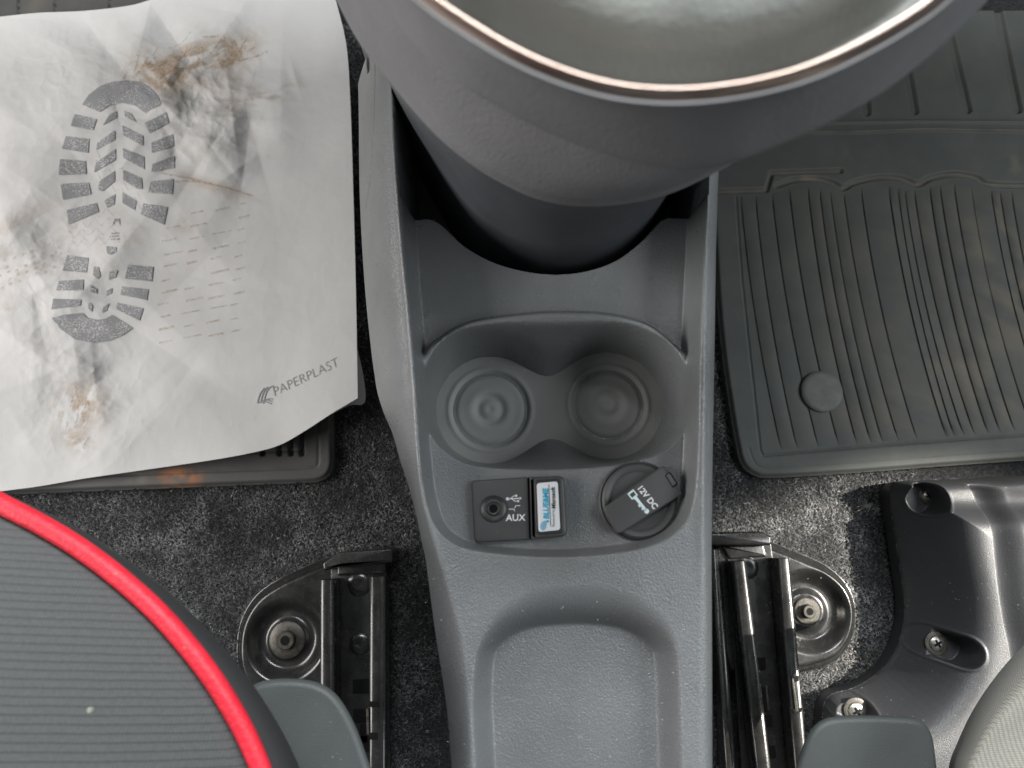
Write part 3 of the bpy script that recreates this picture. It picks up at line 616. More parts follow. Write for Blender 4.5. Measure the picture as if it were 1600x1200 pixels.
for a_, b_ in (((1357, 172), (1350, 120)), ((1432, 170), (1405, 60)), ((1515, 168), (1474, 40)), ((1594, 168), (1540, -20)), ((1672, 168), (1606, -50))):
    s0 = poly([a_, b_], ZMAT + 0.004); dd = seg_dist(X, Y, s0); Z -= 0.0035 * (1 - sstep(0.0036, 0.0050, dd)); dirt += 0.06 * (1 - sstep(0.0010, 0.0020, np.abs(dd - 0.0055)))
# dried dirt smears
for (cx, cy, rx, ry, am, sd) in ((1560, 440, 60, 140, 0.34, 1), (1590, 255, 40, 25, 0.35, 2), (1330, 240, 60, 20, 0.14, 3), (1480, 560, 120, 70, 0.22, 4), (1420, 380, 160, 70, 0.16, 5), (1400, 640, 100, 50, 0.18, 6), (1270, 277, 45, 5, 0.55, 7), (1320, 450, 80, 120, 0.12, 8), (1560, 600, 60, 90, 0.22, 9)):
    c0 = poly([(cx, cy)], ZMAT)[0]; g = np.exp(-(((X - c0[0]) / (rx / 1660)) ** 2 + ((Y - c0[1]) / (ry / 1660)) ** 2))
    dirt += am * g * sstep(0.42, 0.68, vnoise(X + sd, Y + 1, 55, sd, 4))
xo = (d < 0); X = np.where(xo, nx_, X); Y = np.where(xo, ny_, Y); Z = np.where(xo, ZMAT - 0.004, Z)
step = 0.0009
grid_obj('mat_base', X, Y, Z, M['mat_r'], mr, keep=d > -1.45 * step, attrs={'dirt': np.clip(dirt, 0, 0.8), 'rust': np.zeros(X.shape)})
edge = poly(out, ZMAT); loft('edge_wall', [np.c_[edge, np.full(len(edge), 0.0)], np.c_[edge, np.full(len(edge), ZMAT - 0.004)]], M['mat_r'], mr)
tops = [1157, 1180, 1206, 1233, 1262, 1280, 1297, 1318, 1345, 1388, 1402, 1413, 1428, 1452, 1468, 1490, 1517, 1548, 1562, 1580, 1604, 1630]
bots = [1220, 1245, 1278, 1310, 1338, 1360, 1378, 1403, 1432, 1478, 1490, 1505, 1522, 1543, 1562, 1585, 1612, 1643, 1658, 1676, 1700, 1726]
ytop = lambda x: float(np.interp(x, [1150, 1200, 1225, 1262, 1300, 1322, 1345, 1390, 1432, 1455, 1500, 1545, 1640], [308, 306, 300, 292, 296, 306, 298, 290, 300, 292, 286, 298, 302]))
mat_shift = 0.0028
for i in range(len(tops) - 1):
    a0, a1, b0, b1 = tops[i] + 1.3, tops[i + 1] - 0.5, bots[i] + 1.3, bots[i + 1] - 0.5
    rows = []; n = 26; yb = 702 - (b0 - 1220) * 0.078
    for k in range(n):
        t = k / (n - 1); g = 0.55 * t + 0.45 * t * t
        xa = a0 + (b0 - a0) * g; xb = a1 + (b1 - a1) * g; yt = ytop((a0 + a1) / 2); y = yt + (yb - yt) * t
        endz = 0.0 if k in (0, n - 1) else 1.0
        hz = 0.0013 * endz; row = []
        for fx, fz in ((0.0, -0.2), (0.0, 0.8), (0.05, 1.0), (0.90, 1.0), (0.99, 0.85), (1.0, -0.2)):
            zz = ZMAT + (hz * fz if fz > 0 else -0.0004); row.append(V(xa + (xb - xa) * fx, y, zz))
        rows.append(np.array([list(v) for v in row]))
    rb = loft('rib', rows, M['mat_r'], mr, False, deg=40)
    nv = len(rb.data.vertices); co = np.zeros(nv * 3); rb.data.vertices.foreach_get('co', co); co = co.reshape(-1, 3)
    dv = np.zeros(nv)
    for (cx, cy, rx, ry, am, sd) in ((1575, 420, 70, 140, 0.62, 1), (1480, 560, 120, 70, 0.30, 4), (1420, 380, 160, 70, 0.20, 5), (1400, 640, 100, 50, 0.22, 6), (1560, 610, 70, 90, 0.35, 9), (1330, 470, 90, 150, 0.14, 8)):
        c0 = poly([(cx, cy)], ZMAT)[0]; dv += am * np.exp(-(((co[:, 0] - c0[0]) / (rx / 1660)) ** 2 + ((co[:, 1] - c0[1]) / (ry / 1660)) ** 2)) * sstep(0.35, 0.7, vnoise(co[:, 0] + sd, co[:, 1] + 1, 60, sd, 3))
    dv += 0.12 * sstep(0.5, 0.75, vnoise(co[:, 0] + 9, co[:, 1] + i * 0.1, 25, 44, 3)) 
    at = rb.data.attributes.new('dirt', 'FLOAT', 'POINT'); at.data.foreach_set('value', np.clip(dv, 0, 0.7).astype(np.float32))
bp = V(1286, 611, ZMAT + 0.006); br = 33.0 * (H - ZMAT) / FPX
lathe('fixing_button', bp.x, bp.y, [(br * 0.9, -0.006), (br, 0.0025), (br, 0.0040), (br * 0.95, 0.0050), (br * 0.8, 0.0054), (br * 0.4, 0.0052), (0, 0.0051)], M['button'], mr, 48, 40, ZMAT)

ml = empty('rubber_floor_mat', V(200, 500, 0.0), 'grey rubber floor mat with rust stain under the printed paper', 'floor mat', 'rubber floor mats')
out = rrect(np.array(poly([(-90, -90), (508, -90), (521, 752), (-90, 776)], ZMAT)), [0.01, 0.01, 0.022, 0.01], 10); MLO = out
X, Y = mat_common(0.0012, MLO[:, 0].min() - 0.003, MLO[:, 0].max() + 0.003, MLO[:, 1].min() - 0.003, MLO[:, 1].max() + 0.002)
d, nx_, ny_ = seg_dist(X, Y, MLO, True, True); d = np.where(inside(X, Y, MLO), d, -d); Z = np.full(X.shape, ZMAT) - 0.004 * (1 - sstep(0, 0.004, d))
Z -= 0.0010 * (1 - sstep(0.0005, 0.0014, np.abs(d - 0.014))) + 0.0012 * (1 - sstep(0.0005, 0.0014, np.abs(d - 0.031)))
for xx in (411, 437, 455, 472):
    s0 = poly([(xx, 709), (xx - 8, 560)], ZMAT); dd = seg_dist(X, Y, s0); Z -= 0.004 * (1 - sstep(0.0016, 0.0028, dd))
for xx in (28, 85, 170, 260):
    s0 = poly([(xx + 2, 200), (xx, -80)], ZMAT); dd = seg_dist(X, Y, s0); Z -= 0.004 * (1 - sstep(0.0006, 0.0016, dd))
c0 = poly([(282, 744)], ZMAT)[0]; g = np.exp(-(((X - c0[0]) / 0.020) ** 2 + ((Y - c0[1]) / 0.009) ** 2) ** 1.4); rust = 0.85 * g * sstep(0.25, 0.62, vnoise(X + 2, Y + 7, 90, 21, 3))
c0 = poly([(60, 5)], ZMAT)[0]; dirt = 0.4 * np.exp(-((X - c0[0]) / 0.012) ** 2) * (Y > 0.35) * vnoise(X, Y, 40, 4)
c0 = poly([(245, 745)], ZMAT)[0]; dirt += 0.45 * np.exp(-(((X - c0[0]) / 0.028) ** 2 + ((Y - c0[1]) / 0.008) ** 2)) * sstep(0.3, 0.7, vnoise(X, Y, 60, 14))
xo = d < 0; X = np.where(xo, nx_, X); Y = np.where(xo, ny_, Y); Z = np.where(xo, ZMAT - 0.004, Z)
grid_obj('mat_base', X, Y, Z, M['mat_l'], ml, keep=d > -1.45 * 0.0012, attrs={'dirt': dirt, 'rust': rust})
loft('edge_wall', [np.c_[MLO, np.full(len(MLO), 0.0)], np.c_[MLO, np.full(len(MLO), ZMAT - 0.004)]], M['mat_l'], ml)

# ------------------------------------------------------------------ paper mat with printed shoe sole
pr = np.random.default_rng(12)
CREASES = []
def add_creases(cx, cy, spread, k, r0, r1, a0, a1):
    for _ in range(k):
        x, y = cx + pr.normal(0, spread), cy + pr.normal(0, spread); th = pr.uniform(0, math.pi)
        CREASES.append((x, y, math.cos(th), math.sin(th), pr.uniform(r0, r1), pr.uniform(a0, a1) * (1 if pr.random() < 0.6 else -1)))
add_creases(300, 160, 62, 60, 14, 55, 0.00010, 0.00030)
add_creases(130, 600, 85, 44, 18, 75, 0.00006, 0.00020)
add_creases(80, 330, 110, 34, 25, 110, 0.00004, 0.00013)
add_creases(210, 60, 120, 20, 20, 70, 0.00004, 0.00014)
add_creases(330, 620, 110, 8, 50, 110, 0.00002, 0.00005)
add_creases(120, 90, 90, 16, 40, 100, 0.00003, 0.00008)
def paper_z(px, py):
    px = np.asarray(px, float); py = np.asarray(py, float)
    z = 0.022 + 0.0035 * np.sin(px / 120.0 + py / 300.0) + 0.003 * np.sin(py / 150.0 - px / 260.0)
    # lifted lower edge and right edge, sunk where the sole stands
    z = z + 0.020 * sstep(560, 770, py + (px - 300) * 0.15) * sstep(60, 380, px) + 0.006 * sstep(420, 560, px)
    z = z + 0.018 * sstep(120, -60, py) * sstep(80, 330, px)
    z = z + 0.010 * np.exp(-((px - 20) / 75.0) ** 2 - ((py - 360) / 150.0) ** 2)
    for (x, y, c, s, r, a) in CREASES:
        dx, dy = px - x, py - y; dn = -dx * s + dy * c; da = dx * c + dy * s
        win = np.exp(-(dn / r) ** 2 - (da / (r * 1.5)) ** 2)
        z = z + 0.5 * a * (r * 0.45 - np.sqrt(dn * dn + 0.5)) * win
    return 0.0145 + np.log1p(np.exp(np.clip((z - 0.0145) / 0.002, -30, 30))) * 0.002
top = catmull([(-60, 32), (0, 26), (60, 20), (130, 17), (200, 9), (240, -2), (330, -30), (430, -40), (518, -25)], 400)
rgt = catmull([(518, -25), (526, 5), (541, 70), (547, 150), (552, 300), (556, 450), (558, 560), (559, 622)], 500)
bot = catmull([(-60, 779), (0, 768), (60, 760), (130, 748), (220, 735), (330, 719), (400, 706), (440, 694), (480, 671), (520, 645), (559, 622)], 400)
lft = catmull([(-60, 32), (-60, 779)], 500)
s = np.linspace(0, 1, 500)[:, None, None]; t = np.linspace(0, 1, 400)[None, :, None]
cp = (1 - s) * top[None] + s * bot[None] + (1 - t) * lft[:, None] + t * rgt[:, None] - ((1 - s) * (1 - t) * top[0] + (1 - s) * t * top[-1] + s * (1 - t) * bot[0] + s * t * bot[-1])
PX, PY = cp[..., 0], cp[..., 1]; PZ = paper_z(PX, PY)
dirt = np.zeros(PX.shape); grime = np.zeros(PX.shape)
def smear(cx, cy, rx, ry, ang, am, sd, lo=0.4, hi=0.7, sc=0.06, streak=1.0):
    c, s_ = math.cos(ang), math.sin(ang); u = (PX - cx) * c + (PY - cy) * s_; v = -(PX - cx) * s_ + (PY - cy) * c
    return am * np.exp(-(u / rx) ** 2 - (v / ry) ** 2) * sstep(lo, hi, vnoise(u / streak + 500, v + 500, sc, sd, 4))
dirt += smear(300, 92, 80, 28, -0.25, 0.95, 1, 0.36, 0.56, 0.10, 4) + smear(252, 118, 36, 26, 0.7, 1.0, 2, 0.32, 0.52, 0.12, 2) + smear(365, 82, 24, 36, 0.9, 0.7, 3, 0.38, 0.58, 0.12, 5) + smear(425, 146, 44, 13, -0.2, 0.6, 4, 0.36, 0.56, 0.12, 3) + smear(335, 150, 60, 45, 0.9, 0.35, 24, 0.45, 0.6, 0.10, 3) + smear(300, 110, 120, 70, 0.0, 0.22, 25, 0.4, 0.7, 0.04)
dirt += smear(320, 215, 40, 50, 0.4, 0.25, 5) + smear(125, 636, 36, 34, 1.9, 0.9, 6, 0.38, 0.56, 0.13, 3) + smear(122, 690, 26, 14, 0.3, 0.7, 7, 0.35, 0.6, 0.10) + smear(85, 530, 40, 30, 0.3, 0.25, 8)
dirt += smear(30, 400, 70, 40, -0.3, 0.35, 9, 0.45, 0.65, 0.09, 2) + smear(20, 350, 70, 14, -0.45, 0.4, 10, 0.4, 0.6, 0.06, 4) + smear(170, 380, 110, 45, 0.2, 0.28, 11, 0.5, 0.68, 0.07) + smear(330, 290, 90, 10, 0.28, 0.55, 12, 0.35, 0.6, 0.05, 6) + smear(10, 490, 30, 30, 0.2, 0.4, 13) + smear(285, 350, 22, 14, 0.3, 0.45, 15)
grime += smear(200, 300, 260, 300, 0, 0.14, 14, 0.35, 0.8, 0.02) + smear(300, 170, 90, 70, 0.4, 0.12, 16, 0.4, 0.7, 0.05)
crum = 0.10 + 0.75 * np.exp(-((PX - 310) / 95) ** 2 - ((PY - 150) / 85) ** 2) + 0.5 * np.exp(-((PX - 125) / 85) ** 2 - ((PY - 620) / 90) ** 2) + 0.4 * np.exp(-((PX - 60) / 90) ** 2 - ((PY - 440) / 120) ** 2) + 0.25 * np.exp(-((PX - 100) / 120) ** 2 - ((PY - 110) / 90) ** 2)
x, y, z = P(PX, PY, PZ)
pm = empty('paper_floor_mat', V(300, 400, ZMAT), 'crumpled white paper floor mat printed with a grey shoe sole, muddy stains', 'paper mat')
grid_obj('sheet', x, y, z, M['paper'], pm, attrs={'crumple': np.clip(crum, 0, 1), 'dirt': np.clip(dirt, 0, 1.0), 'grime': np.clip(grime, 0, 0.6)})
# thickness shows at the lifted lower edge
# printed sole blocks, photo coordinates from the detail view (60..320, 100..560 at 2.608x)
def zz(pts): return [(60 + a / 2.608, 100 + b / 2.608) for a, b in pts]
BL = [
 [(178, 165), (205, 125), (250, 90), (300, 72), (360, 66), (410, 72), (450, 92), (485, 130), (500, 165), (455, 185), (435, 200), (395, 170), (340, 158), (290, 168), (250, 195), (215, 182)],
 [(146, 203), (238, 225), (222, 270), (132, 252)], [(112, 294), (206, 304), (203, 362), (95, 345)], [(88, 387), (192, 395), (195, 448), (82, 452)], [(90, 488), (205, 483), (214, 530), (100, 553)], [(115, 595), (236, 566), (246, 602), (122, 654)],
 [(318, 190), (290, 205), (262, 250), (318, 218)], [(350, 190), (378, 203), (400, 238), (352, 214)],
 [(311, 270), (240, 322), (235, 350), (311, 308)], [(341, 250), (426, 292), (426, 333), (345, 290)], [(314, 345), (235, 402), (226, 442), (314, 390)], [(344, 342), (430, 378), (432, 430), (346, 382)], [(311, 435), (248, 478), (243, 515), (262, 518), (311, 478)], [(345, 432), (420, 465), (424, 510), (402, 508), (346, 472)], [(313, 530), (268, 556), (280, 585), (308, 572)], [(342, 523), (400, 558), (392, 596), (342, 566)],
 [(434, 240), (520, 196), (532, 240), (452, 282)], [(460, 320), (548, 285), (552, 335), (462, 362)], [(465, 408), (553, 374), (555, 424), (460, 440)], [(458, 478), (550, 468), (545, 530), (446, 524)], [(428, 568), (526, 582), (512, 655), (416, 612)],
 [(116, 778), (204, 790), (196, 850), (98, 842)], [(84, 884), (184, 878), (182, 922), (72, 922)], [(60, 956), (174, 960), (170, 984), (52, 1000)],
 [(366, 818), (468, 826), (462, 886), (352, 874)], [(342, 906), (448, 918), (442, 962), (334, 940)], [(322, 972), (428, 996), (412, 1046), (316, 998)],
 [(226, 824), (246, 828), (252, 862), (240, 876), (222, 858)], [(290, 846), (322, 838), (316, 868), (286, 880)], [(210, 900), (238, 918), (236, 938), (212, 928)], [(300, 912), (298, 934), (272, 944), (278, 924)], [(204, 970), (220, 984), (218, 1012), (202, 994)], [(288, 974), (278, 1004), (258, 1014), (264, 990)],
 [(54, 1035), (100, 1022), (180, 1014), (200, 1034), (240, 1042), (275, 1038), (300, 1022), (345, 1050), (386, 1076), (350, 1102), (290, 1128), (220, 1136), (150, 1122), (90, 1080)],
 [(300, 662), (310, 630), (330, 630), (334, 660), (324, 642), (312, 642)], [(276, 742), (290, 770), (318, 746), (316, 764), (296, 778), (280, 772)],
 [(296, 688), (328, 686), (328, 691), (296, 693)], [(290, 700), (326, 698), (326, 703), (290, 705)], [(296, 712), (328, 710), (328, 715), (296, 717)],
]
zi = lambda px, py: paper_z(px, py) + 0.0006
for b in BL: flat_poly('printed_block', zz(b), zi, M['ink'], pm, cut=7)
# muddy tread dashes
for row in range(11):
    yy = 338 + row * 19.5; sl_ = -0.16
    for col in range(4):
        if pr.random() < 0.12: continue
        xx = 258 + col * 38 + pr.uniform(-3, 3) - row * 1.2; y0 = yy + sl_ * (xx - 258) + pr.uniform(-2, 2); L_ = pr.uniform(14, 30) * (1 if col < 3 else 0.6); wd = pr.uniform(2.0, 4.2)
        flat_poly('mud_mark', [(xx, y0), (xx + L_, y0 + sl_ * L_ - wd * 0.3), (xx + L_, y0 + sl_ * L_ + wd * 0.5), (xx, y0 + wd)], zi, M['mud'], pm, cut=9)
for row in range(5):
    for col in range(9):
        xx = -8 + col * 13.5 + row * 2; y0 = 412 - col * 5.0 + row * 9 + pr.uniform(-2, 2)
        if pr.random() < 0.25 or xx > 95: continue
        flat_poly('mud_mark', [(xx, y0), (xx + 4.5, y0 - 3), (xx + 6, y0 + 1), (xx + 1, y0 + 4.5)], zi, M['mud'], pm)
for pts in ([(250, 270), (320, 284), (395, 306)], [(255, 285), (300, 283), (340, 290)], [(245, 108), (262, 128), (268, 140)], [(330, 92), (345, 72), (352, 58)], [(352, 105), (372, 82), (384, 62)], [(372, 95), (400, 88), (418, 80)]):
    a = catmull(pts, 12); stroke('mud_mark', a, 3.0, zi, M['mud'], pm)
for k in range(46):
    cx, cy = pr.normal(300, 55), 0; cy = 92 - (cx - 300) * 0.22 + pr.normal(0, 14); an_ = -0.9 + pr.normal(0, 0.35); L_ = pr.uniform(10, 34)
    a = catmull([(cx - math.cos(an_) * L_ / 2, cy - math.sin(an_) * L_ / 2), (cx, cy + pr.normal(0, 1.5)), (cx + math.cos(an_) * L_ / 2, cy + math.sin(an_) * L_ / 2)], 9); stroke('mud_mark', a, pr.uniform(1.0, 4.0), zi, M['mud'], pm)
for k in range(16):
    cx, cy = pr.normal(125, 16), pr.normal(640, 24); an_ = 1.9 + pr.normal(0, 0.5); L_ = pr.uniform(8, 24)
    a = catmull([(cx - math.cos(an_) * L_ / 2, cy - math.sin(an_) * L_ / 2), (cx + pr.normal(0, 1.5), cy), (cx + math.cos(an_) * L_ / 2, cy + math.sin(an_) * L_ / 2)], 9); stroke('mud_mark', a, pr.uniform(1.0, 3.0), zi, M['mud'], pm)
for k in range(4):
    yy = 338 + k * 14; pts = [(100 + i * 11 + k * 3, yy + (6 if i % 2 else -6) - i * 1.0) for i in range(8)]; stroke('mud_mark', pts, 1.3, zi, M['mud'], pm)
for k in range(3):
    yy = 240 + k * 16; pts = [(150 + i * 10, yy + i * 7 + (6 if i % 2 else -6)) for i in range(8)]; stroke('mud_mark', pts, 1.2, zi, M['mud'], pm)
ang = math.radians(-25.5); e1 = (math.cos(ang), math.sin(ang)); e2 = (math.sin(ang), -math.cos(ang))
text_obj('printed_lettering', 'PAPERPLAST', M['logo'], pm, (428, 620), e1, e2, lambda a, b: float(paper_z(a, b)) + 0.0007, 20.5, 0.18, -0.45, 1.0)
for k, (a, b) in enumerate(((0, 0), (5, 1.5), (10, 3))):
    q = [(402 + a * 0.9, 630 + b * 0.2), (407 + a, 614 - b * 1.0), (416 + a, 604 - b * 0.5), (424 + a * 0.3, 607)] if k == 2 else [(402 + a, 630 - a * 0.1), (406 + a, 616 - b), (413 + a, 606 - b)]
    stroke('printed_logo', catmull(q, 10), 1.5, zi, M['logo'], pm)
    stroke('printed_logo', catmull([(402 + a, 630 - a * 0.5), (412 + a, 627 - a * 0.4), (424 + a * 0.2, 631 - a * 0.7)], 8), 1.5, zi, M['logo'], pm)
# second sheet peeping out below the lifted corner
pts = [(470, 560), (548, 545), (561, 556), (571, 626), (545, 634), (500, 655), (470, 650)]
rows = []
b0 = poly(catmull(pts, 60, True), 0.017); p2 = empty('paper_sheet', V(530, 600, ZMAT), 'grey folded paper corner peeping out under the printed paper mat', 'paper')
slab('sheet', b0, 0.0185, 0.0175, 0.0002, M['paper'], p2)

# ------------------------------------------------------------------ seat rails
def rail(sign, label, spec):
    """spec in photo coordinates"""
    e = empty('seat_rail', V(*spec['base'], 0.0), label, 'seat rail', 'seat rails bolted to the floor')
    ZB = 0.020
    ol = poly(catmull(spec['plate'], 120, True), ZB); bc = V(*spec['bolt'], ZB - 0.004); R1 = spec['dish'] * 0.70 / FPX
    step = 0.0007
    X, Y = mat_common(step, ol[:, 0].min() - 0.003, ol[:, 0].max() + 0.003, ol[:, 1].min() - 0.003, ol[:, 1].max() + 0.003)
    d, nx_, ny_ = seg_dist(X, Y, ol, True, True); d = np.where(inside(X, Y, ol), d, -d)
    rr = np.hypot(X - bc.x, Y - bc.y) / R1
    Z = ZB - 0.012 * (1 - sstep(0, 0.010, d)) ** 1.2
    Z = Z - 0.010 * (1 - sstep(0.62, 1.0, rr)) + 0.0035 * (1 - sstep(0.36, 0.56, rr))
    xo = d < 0; X = np.where(xo, nx_, X); Y = np.where(xo, ny_, Y); Z = np.where(xo, ZB - 0.012, Z)
    grid_obj('bracket', X, Y, Z, M['steel'], e, keep=d > -1.45 * step)
    loft('bracket_edge', [np.c_[ol, np.full(len(ol), 0.0)], np.c_[ol, np.full(len(ol), ZB - 0.012)]], M['steel'], e)
    zb = ZB - 0.0065; br = spec['bolt_r'] * 0.70 / FPX
    bo = lathe('bolt', bc.x, bc.y, [(br * 1.0, -0.004), (br * 1.0, 0.0012), (br * 0.93, 0.0020), (br * 0.52, 0.0022), (br * 0.50, 0.0065), (br * 0.44, 0.0075), (br * 0.26, 0.0075)], M['bolt'], e, 40, 35, zb)
    hx = circ(bc.x, bc.y, br * 0.27, 6); loft('hex_socket', [np.c_[hx, np.full(6, zb + 0.0075)], np.c_[hx, np.full(6, zb + 0.002)]], M['deep'], bo, True, False, True)
    # channel floor, lips and end cap
    fl_ = poly(spec['floor'], 0.022); slab('rail_floor', rrect(fl_, 0.001), 0.022, 0.002, 0.0008, M['steel'], e)
    for lp in spec['lips']:
        a, b, wd, zt = lp; pa, pb = np.array(V(*a, zt)), np.array(V(*b, zt)); wl = wd * (H - zt) / FPX / 2; rows = []
        dirv = (pb - pa) / np.linalg.norm(pb - pa); side = np.array([dirv[1], -dirv[0], 0])
        for base in (pa, pa + dirv * 0.0008, pb):
            prof = []
            for k in range(9):
                an = math.pi * k / 8; prof.append(base + side * wl * (-math.cos(an) if abs(math.cos(an)) < 0.98 else -math.copysign(1, math.cos(an))) + np.array([0, 0, 0.0032 * math.sin(an) ** 0.7 - 0.0032]))
            prof = [base - side * wl + np.array([0, 0, -0.022])] + prof + [base + side * wl * 0.92 + np.array([0, 0, -0.022])]
            rows.append(np.array(prof))
        rows[0][1:-1] -= np.array([0, 0, 0.001])
        loft('rail_lip', rows, M['steel'], e, True, True, True, 50)
    for (a, b, r_) in spec['rivets']:
        c_ = V(a, b, 0.023); R_ = r_ * 0.697 / FPX
        lathe('rivet', c_.x, c_.y, [(R_, -0.002), (R_, 0.0006), (R_ * 0.8, 0.0018), (R_ * 0.45, 0.0024), (R_ * 0.3, 0.0020), (0, 0.0019)], M['steel'], e, 28, 50, 0.022)
    for pts in spec['holes']:
        slab('slot', rrect(poly(pts, 0.0224), 0.0012), 0.0224, 0.020, 0.0001, M['deep'], e)  # near-black plates on the rail floor paint the shade of slots
    for pts, zt in spec['caps']:
        slab('end_cap', rrect(poly(pts, zt), 0.0025), zt, 0.004, 0.0022, M['steel'], e)
    for pts, zt in spec['notches']:
        slab('notch', rrect(poly(pts, zt), 0.0008), zt, zt - 0.004, 0.0001, M['deep'], e)  # near-black plates on the lips paint the shade of notches
    for pts, zt in spec.get('tabs', []):
        slab('tab', rrect(poly(pts, zt), 0.0004), zt, zt - 0.01, 0.0003, M['bolt'], e)
    return e
rail(-1, 'black steel seat rail with bolted round bracket, left of the console', dict(
    base=(520, 1030), bolt=(448, 1000), dish=62, bolt_r=27,
    plate=[(505, 872), (470, 886), (430, 905), (395, 930), (372, 965), (363, 1005), (366, 1050), (385, 1085), (430, 1110), (510, 1120), (560, 1110), (590, 1000), (600, 880), (560, 862)],
    floor=[(517, 880), (603, 878), (606, 1300), (517, 1300)],
    lips=[((510, 905), (511, 1300), 22, 0.046), ((589, 900), (589, 1300), 25, 0.046)],
    rivets=[(561, 913, 18), (562, 1006, 16)],
    holes=[[(551, 1062), (577, 1060), (577, 1084), (551, 1084)], [(552, 1108), (576, 1108), (576, 1130), (552, 1130)], [(562, 1132), (574, 1132), (574, 1160), (562, 1160)], [(551, 1150), (577, 1150), (577, 1175), (551, 1175)]],
    caps=[([(503, 880), (530, 862), (613, 856), (613, 879), (535, 884), (505, 892)], 0.040), ([(526, 880), (602, 877), (602, 897), (526, 900)], 0.0245)],
    notches=[([(577, 1096), (590, 1096), (590, 1105), (577, 1105)], 0.0464), ([(577, 1145), (590, 1145), (590, 1156), (577, 1156)], 0.0464)],
    tabs=[([(572, 1108), (576, 1108), (577, 1148), (573, 1148)], 0.046)]))
rail(1, 'black steel seat rail with bolted round bracket, right of the console', dict(
    base=(1190, 1030), bolt=(1262, 955), dish=64, bolt_r=20,
    plate=[(1115, 838), (1180, 838), (1215, 848), (1260, 866), (1300, 885), (1332, 915), (1346, 955), (1340, 1000), (1315, 1035), (1270, 1052), (1225, 1058), (1180, 1060), (1130, 1050), (1112, 940)],
    floor=[(1135, 850), (1205, 850), (1262, 1300), (1165, 1300)],
    lips=[((1156, 876), (1206, 1300), 22, 0.046), ((1225, 872), (1262, 1300), 20, 0.046), ((1118, 858), (1150, 1300), 16, 0.030)],
    rivets=[(1168, 887, 17)],
    holes=[[(1180, 1028), (1196, 1027), (1197, 1047), (1183, 1049)], [(1193, 1117), (1206, 1117), (1207, 1136), (1195, 1137)], [(1198, 1165), (1211, 1165), (1213, 1185), (1200, 1186)], [(1184, 1074), (1200, 1073), (1202, 1112), (1188, 1114)]],
    caps=[([(1108, 832), (1190, 830), (1206, 838), (1206, 852), (1108, 852)], 0.036), ([(1128, 852), (1194, 850), (1199, 870), (1140, 874)], 0.0245)],
    notches=[([(1236, 1057), (1248, 1056), (1248, 1065), (1237, 1066)], 0.0464), ([(1238, 1108), (1254, 1106), (1252, 1113), (1241, 1115)], 0.0464)],
    tabs=[([(1237, 1060), (1240, 1060), (1248, 1112), (1243, 1112)], 0.0468), ([(1196, 1072), (1199, 1072), (1203, 1110), (1200, 1111)], 0.0232)]))

# ------------------------------------------------------------------ black moulded cover on the right
cv = empty('moulded_cover', V(1480, 950, 0.0), 'glossy black moulded plastic cover with recessed screws on the right floor', 'plastic cover')
ZE = 0.020
cvo = catmull([(1388, 768), (1396, 756), (1412, 751), (1530, 746), (1640, 741), (1740, 738), (1790, 760), (1800, 900), (1800, 1200), (1760, 1320), (1500, 1340), (1330, 1320), (1292, 1250), (1284, 1150), (1285, 1112), (1290, 1092), (1304, 1082), (1325, 1077), (1350, 1066), (1378, 1044), (1400, 1012), (1411, 975), (1412, 935), (1405, 885), (1397, 830), (1391, 795)], 220, True)
CVO = poly(cvo, ZE); step = 0.0007
X, Y = mat_common(step, CVO[:, 0].min() - 0.003, min(CVO[:, 0].max(), 0.56), max(CVO[:, 1].min(), -0.24), CVO[:, 1].max() + 0.003)
d, nx_, ny_ = seg_dist(X, Y, CVO, True, True); d = np.where(inside(X, Y, CVO), d, -d)
# only the left outline rises wide; the front edge rises steeply
_, yf, _ = P(1450, 750, ZE); wd = 0.010 + 0.030 * sstep(0.0, 0.03, yf - Y)
tt = np.clip(d / wd, 0, 1.6)
tc = np.clip(tt, 0, 1.6); rise = 0.054 * (tc - np.log1p(np.exp((tc - 1.0) / 0.11)) * 0.11); Z = ZE + rise - 0.003 * np.exp(-(np.maximum(d, 0) / 0.0015))
gr = poly(catmull([(1530, 742), (1547, 780), (1553, 830), (1560, 900), (1570, 970), (1580, 1015), (1590, 1100)], 40), 0.074)
gy_ = gr[np.argsort(gr[:, 1])]; gxl = np.interp(Y, gy_[:, 1], gy_[:, 0]); dg = X - gxl
Z = Z - 0.010 * sstep(-0.0015, 0.0025, dg) * (1 - sstep(0.004, 0.026, dg)) * sstep(0.004, 0.012, yf - Y)
Z = Z + 0.004 * sstep(0.02, 0.05, dg)
SC = []
def recess(a, b, r, zf_, left_square=False):
    global Z
    pa, pb = V(*a, 0.055), V(*b, 0.062); pts = np.array([[pa.x, pa.y], [pb.x, pb.y]]); rr_ = r * 0.66 / FPX
    dd = seg_dist(X, Y, pts) - rr_
    lip = 0.0012 * np.exp(-((dd - 0.0012) / 0.0012) ** 2)
    Z = Z + lip * (dd > -0.0005); zr_ = zf_ + (Z - zf_) * sstep(-0.0030, 0.0, dd); Z = np.where(dd < 0, np.minimum(Z, zr_), Z)
recess((1457, 774), (1467, 779), 24, 0.026)
recess((1464, 1004), (1502, 1018), 23, 0.040)
recess((1340, 1110), (1362, 1122), 22, 0.030)
xo = d < 0; X = np.where(xo, nx_, X); Y = np.where(xo, ny_, Y); Z = np.where(xo, ZE, Z)
grid_obj('shell', X, Y, Z, M['cover'], cv, keep=d > -1.45 * step)
loft('shell_edge', [np.c_[CVO, np.full(len(CVO), 0.004)], np.c_[CVO, np.full(len(CVO), ZE)]], M['cover'], cv)
